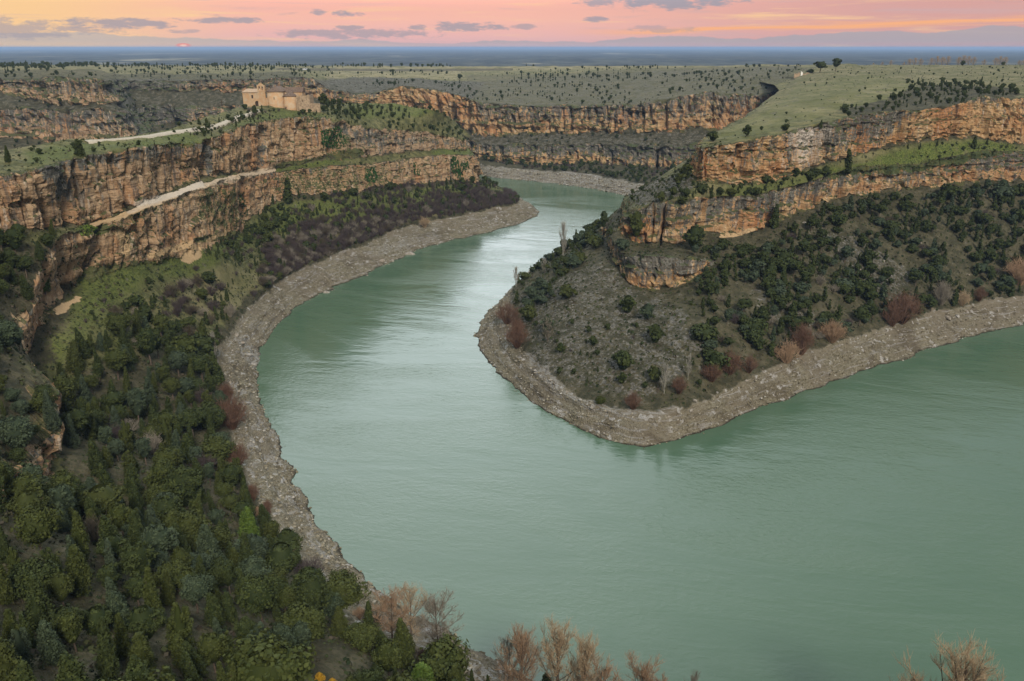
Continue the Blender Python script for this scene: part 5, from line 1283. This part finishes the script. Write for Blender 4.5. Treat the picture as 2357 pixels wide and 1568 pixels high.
ROCKS = [np_mesh('boulder', *rock_np(s, 2, f), M_rock_grey, False) for s, f in ((1, .6), (2, .75), (3, .5), (4, .7), (5, .45))]
RW = ['low blocky', 'rounded', 'flat', 'angular', 'slab-like']
def boulder(px, py, wpx, label=None, kind=None, group='boulders on the drawdown shore'):
    g = ground(px, py)
    if g is None: return
    w = wpx * g[1] / F / 2; k = random.randrange(5) if kind is None else kind
    o = link(bpy.data.objects.new('boulder', ROCKS[k])); p = g[0].copy(); p[2] += w * .12; o.location = p
    o.scale = (w, w * random.uniform(.8, 1.1), w * random.uniform(.8, 1.1)); o.rotation_euler = (random.uniform(-.2, .2), random.uniform(-.2, .2), random.uniform(0, 6.28))
    tag(o, label or make_label(f'{"large" if w > 1.6 else "small" if w < .9 else "medium"} {RW[k]} {"pale " if k in (1, 4) else "grey "}boulder', px, py), 'boulder', None if label else group)
for a in [(758, 678, 20, 'low dark rock jutting into the river from the left shore', 0), (955, 603, 26, 'big flat pale boulder among the stones of the left shore', 4), (740, 672, 12), (886, 634, 10), (905, 625, 9), (873, 648, 12), (836, 643, 9), (812, 668, 8), (690, 735, 9, 'white-edged rock at the waterline of the left shore', 1),
          (950, 588, 28, 'wide flat rock slab in the boulder field of the left shore', 4), (1045, 570, 24, 'pale tilted slab at the head of the boulder field', 4), (1010, 566, 12), (1025, 575, 14), (1000, 583, 10), (1015, 590, 12), (985, 595, 12), (968, 612, 10), (1035, 583, 9), (940, 618, 12), (925, 626, 12), (900, 612, 9), (905, 600, 14), (885, 615, 12), (878, 600, 16),
          (1180, 530, 14, 'brown blocky rock near the end of the stony point', 0), (1193, 533, 9), (780, 665, 8), (765, 645, 9), (745, 655, 8), (700, 665, 10), (720, 680, 7), (660, 690, 8), (640, 700, 8), (610, 715, 8),
          (560, 790, 16), (575, 815, 18, 'jagged grey slab at the waterline bend of the left shore', 4), (585, 838, 20, 'dark wet rock at the waterline bend of the left shore', 0), (545, 770, 14), (530, 880, 12), (548, 900, 9), (1380, 990, 12, 'upright pale stone on the headland beach', 3), (1388, 997, 9),
          (2303, 712, 9, 'white boulder on the beach near the right edge', 1), (2225, 716, 8), (2180, 735, 26, 'broad grey slab on the right shore', 4), (2205, 728, 14), (2110, 745, 10), (2075, 770, 10), (2060, 780, 9), (2150, 757, 10), (2010, 788, 9), (1870, 812, 9), (1830, 855, 8), (1700, 895, 8), (1650, 905, 10), (1600, 925, 12), (1720, 880, 10), (1760, 860, 9),
          (1440, 1003, 7), (1330, 960, 7), (1230, 860, 9), (1205, 830, 8), (1120, 690, 7), (1500, 975, 9), (1560, 950, 10), (1590, 945, 12), (1535, 960, 12), (1400, 950, 12), (1360, 935, 12), (1330, 915, 12), (1300, 900, 12), (1270, 875, 12),
          (2230, 632, 10), (1855, 512, 14), (1895, 545, 10), (2010, 650, 10), (2035, 600, 9), (2120, 560, 9), (1930, 575, 8), (1980, 620, 9), (1240, 397, 9), (1190, 392, 8), (1410, 412, 7), (1170, 398, 7), (1290, 405, 7), (690, 1010, 0)]:
    if a[2]: boulder(*a)
# the loose stones nobody could count
def scatter_mesh(name, picks, base, smin, smax, mat, label, sink=.2, seed=0, tone=False, stretch=1.0):
    r = np.random.RandomState(seed); V0, F0 = base; k = len(picks); nv0 = len(V0)
    s = (smin + (smax - smin) * r.uniform(0, 1, k) ** 2.5); a = r.uniform(0, 6.283, k); cs, sn = np.cos(a) * s, np.sin(a) * s
    jx = r.uniform(-.5, .5, (k, 2))
    W = np.empty((k, nv0, 3)); W[..., 0] = V0[None, :, 0] * cs[:, None] - V0[None, :, 1] * sn[:, None] * .8; W[..., 1] = V0[None, :, 0] * sn[:, None] + V0[None, :, 1] * cs[:, None] * .8
    W[..., 2] = V0[None, :, 2] * (s * r.uniform(.7, 1.2, k) * stretch)[:, None]
    W += picks[:, None, :]; W[..., :2] += jx[:, None, :]; W[..., 2] -= sink * s[:, None] * .5
    Fq = (F0[None] + (np.arange(k) * nv0)[:, None, None]).reshape(-1, F0.shape[1])
    at = {'tone': np.repeat(r.uniform(0, 1, k), nv0)}
    o = link(bpy.data.objects.new(name, np_mesh(name, W.reshape(-1, 3), Fq, mat, False, at))); tag(o, label, None, None, 'stuff'); return o
def choose(sf, mask, k, seed=0, wpow=1.0):
    T = TERR[sf]; i = np.where(mask(T) & (T['py'] < 1620) & (T['px'] > -80) & (T['px'] < 2440))[0]
    r = np.random.RandomState(seed); w = T['area'][i]; return T['V'][r.choice(i, k, p=w / w.sum())]
M_stone, n = new_mat('loose_stone')
t = n.node('ShaderNodeAttribute'); t.attribute_name = 'tone'; g = n.node('ShaderNodeNewGeometry').outputs['Position']
c = n.cramp(t.outputs['Fac'], [(0, (.08, .066, .040)), (.55, (.18, .160, .112)), (.90, (.25, .228, .175)), (1, (.38, .36, .33))])
finish(n, c, .92, None, .12)
M_scree = flat_mat('scree_rock', (.15, .145, .13), .92, .6, .5)
oct_ = (np.array([(1, 0, 0), (.2, .9, .1), (-1, .1, 0), (-.1, -1, .1), (.1, .1, .7), (0, 0, -.6)], float), np.array([(0, 1, 4), (1, 2, 4), (2, 3, 4), (3, 0, 4), (1, 0, 5), (2, 1, 5), (3, 2, 5), (0, 3, 5)]))
for sf, k, lab in ((A_, 15000, 'loose stones and cobbles of the left drawdown shore'), (B_, 11000, 'loose stones and cobbles of the headland shore')):
    scatter_mesh('shore_stones', choose(sf, lambda T: (T['sh'] > .6) & (T['V'][:, 2] > -.3), k, 1), oct_, .14, .75, M_stone, lab, seed=3)
scatter_mesh('scree_stones', choose(B_, lambda T: (TERR[B_]['A']['scree'].ravel() > .6) & (T['nz'] > .35), 6000, 2), oct_, .15, .75, M_scree, 'grey scree scattered over the headland slope', seed=4)
scatter_mesh('shore_stones', choose(C_, lambda T: (T['sh'] > .6) & (T['px'] > 1100) & (T['px'] < 1600), 2500, 2), oct_, .4, 1.6, M_stone, 'loose stones of the far drawdown shore', seed=5)
# low scrub and tufts
def tuft(seed, k=5, up=.5):
    r = np.random.RandomState(seed); d = unit(r.normal(size=(k, 3)) * np.array([1, 1, .5]) + np.array([0, 0, up])); p = d * .55
    t = unit(np.cross(d, r.normal(size=(k, 3)))) * .55; b = np.cross(d, t) * .9
    V = np.stack([p - t, p - b, p + t, p + b], 1).reshape(-1, 3); return V, np.arange(4 * k).reshape(-1, 4)
M_scrub, n = new_mat('low_scrub'); t = n.node('ShaderNodeAttribute'); t.attribute_name = 'tone'
c = n.cramp(t.outputs['Fac'], [(0, (.018, .028, .012)), (.45, (.040, .052, .020)), (.75, (.062, .068, .030)), (1, (.075, .062, .048))]); finish(n, c, .85, None, .1)
def veg(T, th=.42): return (T['sh'] < .3) & (T['sa'] < .25) & (T['nz'] > th) & (T['cl'] < .8)
scatter_mesh('low_scrub', choose(A_, lambda T: veg(T) & (T['py'] > 420) & (T['zc'] < 900), 15000, 5), tuft(1), .35, 1.3, M_scrub, 'low scrub and brambles covering the left slopes', seed=7)
scatter_mesh('low_scrub', choose(A_, lambda T: veg(T) & (T['py'] < 420), 5000, 6), tuft(2), .3, 1.1, M_scrub, 'low scrub on the hermitage ridge', seed=8)
scatter_mesh('low_scrub', choose(B_, lambda T: veg(T) & (T['py'] > 330), 15000, 7), tuft(3), .3, 1.3, M_scrub, 'low scrub covering the right slopes', seed=9)
scatter_mesh('low_scrub', choose(B_, lambda T: veg(T) & (T['py'] <= 330) & (T['py'] > 146), 9000, 8), tuft(2), .3, 1.2, M_scrub, 'low scrub dotting the right plateau', seed=10)
scatter_mesh('low_scrub', choose(C_, lambda T: veg(T, .35) & (T['px'] > -60) & (T['py'] > 160) & (T['py'] < 420), 9000, 9), tuft(4), .6, 2.2, M_scrub, 'scrub on the far canyon slopes', seed=11)
# scrub rooted on the small ledges of the cliffs
for sf, k, sz in ((A_, 5000, 1.0), (B_, 5000, 1.0), (C_, 3500, 2.2)):
    scatter_mesh('ledge_scrub', choose(sf, lambda T: (T['cl'] > .4) & (T['nz'] > .30), k, 12), tuft(5), .25 * sz, 1.0 * sz, M_scrub, {A_: 'bushes clinging to the ledges of the left cliffs', B_: 'bushes clinging to the ledges of the right cliffs', C_: 'bushes clinging to the far canyon wall'}[sf], seed=13)

# ------------------------------------------------------------------ the path on the ridge
TA = TERR[A_]
from mathutils.kdtree import KDTree
_sel = np.where((TA['py'] < 420) & (TA['zc'] < 800) & (TA['V'][:, 2] > 82))[0]
kd = KDTree(len(_sel))
for i_, j_ in enumerate(_sel): v_ = TA['V'][j_]; kd.insert((v_[0], v_[1], 0), i_)
kd.balance()
def zat(x, y): return max(TA['V'][_sel[q[1]]][2] for q in kd.find_n((x, y, 0), 4))
def path_line(pts, step=1.5):
    W = [ground(px, py, A_)[0][:2] for px, py in pts]; W = np.array(W)
    L = np.concatenate([[0], np.cumsum(np.linalg.norm(np.diff(W, axis=0), axis=1))]); t = np.arange(0, L[-1], step)
    Q = np.stack([np.interp(t, L, W[:, 0]), np.interp(t, L, W[:, 1])], -1)
    return blur(Q[:, :, None], 12, 0)[:, :, 0]
PL = path_line([(200, 327), (260, 321), (330, 314), (385, 305), (430, 299), (480, 293), (520, 281), (560, 266), (598, 252)])
M_path = flat_mat('path_gravel', (.42, .375, .30), .95, 1.5, .75)
def ribbon(name, Q, wid, mat, lift=.14):
    d = np.gradient(Q, axis=0); d /= np.linalg.norm(d, axis=1, keepdims=True); nrm = np.stack([-d[:, 1], d[:, 0]], -1)
    off = np.linspace(-.5, .5, 7); V = []
    hz_ = np.array([[zat(*(q + k * o * wid)) for o in off] for q, k in zip(Q, nrm)]); hz_ = blur(hz_, 25, 0); hz_ = blur(hz_, 6, 1)
    for i, (q, k) in enumerate(zip(Q, nrm)):
        for j, o in enumerate(off): p = q + k * o * wid * (1 + .15 * math.sin(i * .7)); V.append((p[0], p[1], hz_[i, j] + lift - (1.2 if j in (0, 6) else 0)))
    m = len(Q); idx = np.arange(m * 7).reshape(m, 7); Fq = np.stack([idx[:-1, :-1], idx[1:, :-1], idx[1:, 1:], idx[:-1, 1:]], -1).reshape(-1, 4)
    o = link(bpy.data.objects.new(name, np_mesh(name, np.array(V), Fq, mat, True))); tag(o, kind='structure'); return o
ribbon('path', PL, 3.8, M_path, .4)
M_wood = flat_mat('fence_wood', (.20, .16, .12), .8, 4)
fe = link(bpy.data.objects.new('fence', None)); tag(fe, 'wooden post and rail fence along the path up to the hermitage', 'fence')
m_ = len(PL); i0 = int(m_ * .52); prev = None
d_ = np.gradient(PL, axis=0); d_ /= np.linalg.norm(d_, axis=1, keepdims=True)
post_me = np_mesh('post', *tubes([(0, 0, -.5)], [(0, 0, 1.25)], [.09], [.08], 5), M_wood, False)
for i in range(i0, m_, 2):
    q = PL[i] + np.array([d_[i, 1], -d_[i, 0]]) * 2.9; z = zat(*q)
    if i == i0: fe.location = (q[0], q[1], z); org = np.array([q[0], q[1], z])
    o = link(bpy.data.objects.new('post', post_me), fe); o.location = (q[0] - org[0], q[1] - org[1], z - org[2])
    cur = np.array([q[0], q[1], z]) - org
    if prev is not None:
        for hh in (.55, 1.05): link(bpy.data.objects.new('rail', np_mesh('rail', *tubes([prev + [0, 0, hh]], [cur + [0, 0, hh]], [.05], [.05], 4), M_wood, False)), fe)
    prev = cur

# ------------------------------------------------------------------ buildings
class MB:
    def __init__(s): s.V = []; s.F = []
    def add(s, V, Fs):
        o = len(s.V); s.V += [tuple(v) for v in V]; s.F += [tuple(o + i for i in f) for f in Fs]; return s
    def box(s, x0, x1, y0, y1, z0, z1):
        return s.add([(x, y, z) for x in (x0, x1) for y in (y0, y1) for z in (z0, z1)], [(0, 1, 3, 2), (4, 6, 7, 5), (0, 4, 5, 1), (2, 3, 7, 6), (0, 2, 6, 4), (1, 5, 7, 3)])
    def build(s, name, mat, parent=None, smooth=False):
        me = bpy.data.meshes.new(name); me.from_pydata(s.V, [], s.F); me.materials.append(mat); me.update()
        import bmesh
        bm = bmesh.new(); bm.from_mesh(me); bmesh.ops.recalc_face_normals(bm, faces=bm.faces); bm.to_mesh(me); bm.free()
        if smooth: me.polygons.foreach_set('use_smooth', [True] * len(me.polygons))
        return link(bpy.data.objects.new(name, me), parent)
def wall_open(mb, x0, x1, y0, y1, z0, z1f, ops):
    """a wall from x0 to x1 with real openings: (left, right, sill, spring, arch rise); z1f(x) is the top"""
    xs = sorted({x0, x1, *[q for o in ops for q in np.linspace(o[0], o[1], 9)]} | set(np.linspace(x0, x1, 7)))
    for a, b in zip(xs[:-1], xs[1:]):
        if b - a < 1e-4: continue
        m = (a + b) / 2; op = next((o for o in ops if o[0] < m < o[1]), None); top = z1f(m)
        if op is None: mb.box(a, b, y0, y1, z0, top)
        else:
            c, w = (op[0] + op[1]) / 2, (op[1] - op[0]) / 2; zt = op[3] + op[4] * math.sqrt(max(0, 1 - ((m - c) / w) ** 2))
            if op[2] > z0: mb.box(a, b, y0, y1, z0, op[2])
            mb.box(a, b, y0, y1, zt, top)
M_wall, n = new_mat('sandstone_masonry'); g = n.node('ShaderNodeTexCoord').outputs['Object']
br = n.node('ShaderNodeTexBrick'); mp = n.node('ShaderNodeMapping'); n.l.new(g, mp.inputs[0]); mp.inputs['Rotation'].default_value = (R(90), 0, 0); n.l.new(mp.outputs[0], br.inputs['Vector'])
br.inputs['Scale'].default_value = 1.0; br.inputs['Brick Width'].default_value = .9; br.inputs['Row Height'].default_value = .42; br.inputs['Mortar Size'].default_value = .02
br.inputs['Color1'].default_value = (.47, .29, .15, 1); br.inputs['Color2'].default_value = (.39, .245, .135, 1); br.inputs['Mortar'].default_value = (.34, .25, .17, 1)
q = n.noise(g, .35, 4, .6); c = n.mix(n.ramp(q, .4, .65), br.outputs[0], (.43, .33, .22)); c = n.mix(n.ramp(n.noise(n.scale(g, (1, 1, .25)), 1.1, 3), .55, .72, 0, .5), c, (.27, .21, .16))
finish(n, c, .92, bump(n, br.outputs[1], -.3, .05), .1)
M_tile, n = new_mat('clay_roof_tiles'); g = n.node('ShaderNodeTexCoord').outputs['Object']
wv = n.node('ShaderNodeTexWave'); n.l.new(g, wv.inputs[0]); wv.inputs['Scale'].default_value = 1.2; q = n.noise(g, 1.0, 4, .65)
c = n.mix(n.ramp(q, .35, .65), (.095, .07, .058), (.18, .125, .09)); finish(n, c, .9, bump(n, wv.outputs[1], .5, .1), .1)
M_tile2 = flat_mat('pale_roof_tiles', (.42, .30, .20), .9, 1.5, .7)
M_door = flat_mat('dark_door_wood', (.06, .04, .028), .8, 3); M_glass = flat_mat('window_dark', (.02, .022, .025), .3, 3, .8, .5)
g = ground(632, 243, A_); HO = np.array([-158.0 * (g[0][1] / 565.0), g[0][1] + 1.0, g[0][2] - .2]); SX = HO[1] / 565.0
herm = link(bpy.data.objects.new('hermitage', None)); herm.location = HO
tag(herm, 'sandstone Romanesque hermitage with bell gable and round apses on the ridge', 'church')
lx = lambda px: ((px - PW / 2) / F * (HO[1] * CP + 36 * SP)) - HO[0]
def add_roof_prism(mb, x0, x1, y0, y1, z0, zr, ridge='x', ov=.4):
    x0 -= ov; x1 += ov; y0 -= ov; y1 += ov
    if ridge == 'x': m = (y0 + y1) / 2; V = [(x0, y0, z0), (x1, y0, z0), (x1, y1, z0), (x0, y1, z0), (x0, m, zr), (x1, m, zr)]; Fs = [(0, 1, 5, 4), (2, 3, 4, 5), (0, 4, 3), (1, 2, 5), (0, 3, 2, 1)]
    else: m = (x0 + x1) / 2; V = [(x0, y0, z0), (x1, y0, z0), (x1, y1, z0), (x0, y1, z0), (m, y0, zr), (m, y1, zr)]; Fs = [(1, 2, 5, 4), (3, 0, 4, 5), (0, 1, 4), (2, 3, 5), (0, 3, 2, 1)]
    mb.add(V, Fs)
# annex with arched door and a window
ax0, ax1 = lx(563.5), lx(599.5); zb = -4
mb = MB(); dc = lx(594.5); wc = lx(585)
wall_open(mb, ax0, ax1, -2.2, -1.5, zb, lambda x: 9.0, [(dc - 1.25, dc + 1.25, .2, 2.2, 1.25), (wc - .55, wc + .55, 5.0, 7.1, .01)])
mb.box(ax0, ax0 + .7, -1.5, 8, zb, 9.0).box(ax1 - .7, ax1, -1.5, 8, zb, 9.0).box(ax0, ax1, 8, 8.7, zb, 9.0)
mb.build('wall', M_wall, herm)
d = MB(); d.box(dc - 1.3, dc + 1.3, -1.62, -1.5, .1, 3.7); dd = d.build('door', M_door, herm); h = MB(); h.box(dc + .6, dc + .75, -1.75, -1.62, 1.5, 1.8); h.build('handle', M_glass, dd)
w = MB(); w.box(wc - .6, wc + .6, -1.6, -1.52, 4.9, 7.2); w.build('window', M_glass, herm)
rf = MB(); rf.add([(ax0 - .4, -2.6, 9.02), (ax1, -2.6, 9.02), (ax1, 9, 10.6), (ax0 - .4, 9, 10.6), (ax0 - .4, -2.6, 8.7), (ax1, -2.6, 8.7), (ax1, 9, 10.3), (ax0 - .4, 9, 10.3)], [(0, 1, 2, 3), (4, 7, 6, 5), (0, 4, 5, 1), (2, 6, 7, 3), (0, 3, 7, 4), (1, 5, 6, 2)]); rf.build('roof', M_tile2, herm)
# bell gable
bx0, bx1 = lx(598.5), lx(616); bm_ = (bx0 + bx1) / 2; q4 = (bx1 - bx0)
mb = MB(); wall_open(mb, bx0, bx1, -3.0, -1.7, zb, lambda x: 13.0 + 1.9 * (1 - abs(x - bm_) / (q4 / 2)), [(bx0 + .20 * q4, bx0 + .42 * q4, 10.2, 12.2, .5), (bx0 + .60 * q4, bx0 + .80 * q4, 10.2, 12.2, .5)])
mb.box(bx0 - .15, bx1 + .15, -3.15, -1.6, 9.2, 9.45); mb.build('bell_gable', M_wall, herm)
for s in (.31, .69):
    c_ = bx0 + s * q4; b = MB(); V, Fq = tubes([(c_, -2.35, 11.4), (c_, -2.35, 11.9)], [(c_, -2.35, 11.9), (c_, -2.35, 12.3)], [.38, .22], [.22, .10], 8); b.add(V, [tuple(f) for f in Fq]); b.build('bell', M_door, herm)
# main apse: half drum, nave behind, conical roof
def drum(mb, cx, cy, rad, z0, z1, seg=18, a0=-8, a1=188):
    V = []; th = np.radians(np.linspace(a0, a1, seg + 1))
    for t in th: V += [(cx - math.cos(t) * rad, cy - math.sin(t) * rad, z0), (cx - math.cos(t) * rad, cy - math.sin(t) * rad, z1)]
    mb.add(V + [(cx, cy, z1)], [(2 * i, 2 * i + 2, 2 * i + 3, 2 * i + 1) for i in range(seg)] + [(2 * i + 1, 2 * i + 3, 2 * seg + 2) for i in range(seg)])
def cone(mb, cx, cy, rad, z, zt, seg=18, back=0):
    th = np.radians(np.linspace(-8, 188, seg + 1)); V = [(cx - math.cos(t) * rad, cy - math.sin(t) * rad, z) for t in th]; V += [(v[0], v[1], z - .25) for v in V] + [(cx, cy + back, zt)]; m = seg + 1
    mb.add(V, [(i, i + 1, 2 * m) for i in range(seg)] + [(i, i + m, i + 1 + m, i + 1) for i in range(seg)])
mx0, mx1 = lx(616), lx(653); mc = (mx0 + mx1) / 2; mr = (mx1 - mx0) / 2
mb = MB(); drum(mb, mc, 1.5, mr, zb, 9.2); mb.build('apse', M_wall, herm, True)
mb = MB(); mb.box(mc - mr, mc + mr, 1.5, 15, zb, 9.2); mb.build('nave', M_wall, herm)
rf = MB(); cone(rf, mc, 1.5, mr + .4, 9.45, 12.2); rf.build('roof', M_tile, herm)
rf = MB(); add_roof_prism(rf, mc - mr, mc + mr, 1.9, 15, 9.4, 12.25, 'y'); rf.build('roof', M_tile, herm)
sw = MB(); sw.box(mc + .3, mc + .7, 1.5 - mr - .05, 1.5 - mr + .3, 4.4, 6.0); sw.build('window', M_glass, herm)
co = MB(); 
for t in np.radians(np.arange(0, 181, 9)): co.box(mc - math.cos(t) * (mr + .12) - .16, mc - math.cos(t) * (mr + .12) + .16, 1.5 - math.sin(t) * (mr + .12) - .16, 1.5 - math.sin(t) * (mr + .12) + .16, 8.7, 9.15)
o = co.build('corbels', M_wall, herm); o['kind'] = 'stuff'
# buttress between the gable and the apse
mb = MB(); mb.box(bx1 - .2, bx1 + 1.0, -2.2, 2.0, zb, 5.2); mb.build('buttress', M_wall, herm)
# second, lower apse and its nave
sx0, sx1 = lx(652), lx(682); s_c = (sx0 + sx1) / 2; sr = (sx1 - sx0) / 2
mb = MB(); drum(mb, s_c, 2.2, sr, zb, 6.3); mb.build('apse', M_wall, herm, True)
mb = MB(); mb.box(s_c - sr, s_c + sr, 2.2, 14, zb, 6.3); mb.build('nave', M_wall, herm)
rf = MB(); cone(rf, s_c, 2.2, sr + .35, 6.5, 9.4, 18, 3.5); rf.build('roof', M_tile, herm)
rf = MB(); add_roof_prism(rf, s_c - sr, s_c + sr + 3, 6, 15, 8.6, 11.6, 'x'); rf.build('roof', M_tile, herm)
mb = MB(); mb.box(s_c - sr, s_c + sr + 3, 6, 15, 0, 8.6); mb.build('nave', M_wall, herm)
# ruined walls at the far end
M_ruin = flat_mat('weathered_rubble', (.40, .30, .20), .95, .9, .6, .1, .1)
rx0, rx1 = lx(683), lx(713)
mb = MB(); wall_open(mb, rx0, rx1, 1.0, 1.8, zb, lambda x: 6.4 + .35 * math.sin(x * 1.7) + .5 * ((x - rx0) / (rx1 - rx0)), [(rx0 + 3.5, rx0 + 4.3, 2.6, 3.8, .4)]); mb.box(rx1 - .8, rx1, 1.8, 12, zb, 6.9); mb.box(rx0, rx0 + .8, -.4, 1.0, zb, 5.2); mb.build('ruined_wall', M_ruin, herm)
mb = MB(); mb.box(rx1, lx(735), 2.0, 2.6, zb, 1.6); mb.build('parapet', M_ruin, herm)

# wayside cross on the ridge
for y_ in range(244, 290, 2):
    g = ground(512, y_, A_)
    if g is not None and g[1] < 700: break
hm = 28 * g[1] / F; cr = link(bpy.data.objects.new('wayside_cross', None)); cr.location = g[0]; tag(cr, 'tall thin dark cross on a pale stone plinth left of the hermitage', 'cross')
b = MB(); b.box(-.9, .9, -.9, .9, -1, .5).box(-.55, .55, -.55, .55, .5, 1.5); b.build('plinth', M_ruin, cr)
b = MB(); b.box(-.13, .13, -.13, .13, 1.5, hm).box(-1.1, 1.1, -.11, .11, hm * .76, hm * .76 + .24); b.build('shaft', M_door, cr)
# parked cars beyond the upper left rim
M_cp = [flat_mat('car_paint_white', (.75, .76, .78), .35, 1, .95, .5), flat_mat('car_paint_silver', (.42, .46, .52), .35, 1, .95, .5)]
M_tyre = flat_mat('tyre', (.02, .02, .02), .9)
for k, (px, lab) in enumerate(((698, 'white car parked on the far meadow, left of the pair'), (707, 'silver car parked on the far meadow, right of the pair'))):
    g = ground(px, 159, C_)
    if g is None: continue
    car = link(bpy.data.objects.new('parked_car', None)); car.location = g[0] + np.array([0, 0, .15]); car.scale = (1.25,) * 3; tag(car, lab, 'car')
    prof = [(-2.1, .35), (2.1, .35), (2.15, .8), (1.95, 1.0), (1.1, 1.08), (.5, 1.6), (-1.2, 1.62), (-1.9, 1.1), (-2.15, .95)]
    V = [(x, y, z) for y in (-.85, .85) for x, z in prof]; m = len(prof)
    b = MB(); b.add(V, [tuple(range(m)), tuple(range(2 * m - 1, m - 1, -1))] + [(i, (i + 1) % m, (i + 1) % m + m, i + m) for i in range(m)]); b.build('body', M_cp[k], car)
    b = MB(); b.box(-1.5, .75, -.87, .87, 1.12, 1.5); b.build('window', M_glass, car)
    for x in (-1.3, 1.3):
        for y in (-.8, .8): V, Fq = tubes([(x, y - .1, .33)], [(x, y + .1, .33)], [.33], [.33], 10); b = MB(); b.add(V, [tuple(f) for f in Fq] + [tuple(range(9, -1, -1)), tuple(range(10, 20))]); b.build('wheel', M_tyre, car)
# ruined wall on the right plateau
g = ground(1840, 173, B_)
if g is not None:
    rw = link(bpy.data.objects.new('ruined_wall', None)); rw.location = g[0]; tag(rw, 'low ruined stone wall with a whitewashed corner left of the two big plateau trees', 'wall')
    u = g[1] / F
    for px0, px1, h, mt in ((-14, -6, 5, M_ruin), (-6, -1, 7, M_ruin), (1, 5, 9, flat_mat('whitewash', (.75, .73, .68), .9, 1, .9)), (6, 14, 5, M_ruin), (14, 20, 7, M_ruin)):
        b = MB(); wall_open(b, px0 * u, px1 * u, 0, .8, -2, lambda x: h * u * (1 + .12 * math.sin(x * 3)), []); b.build('wall_block', mt, rw)
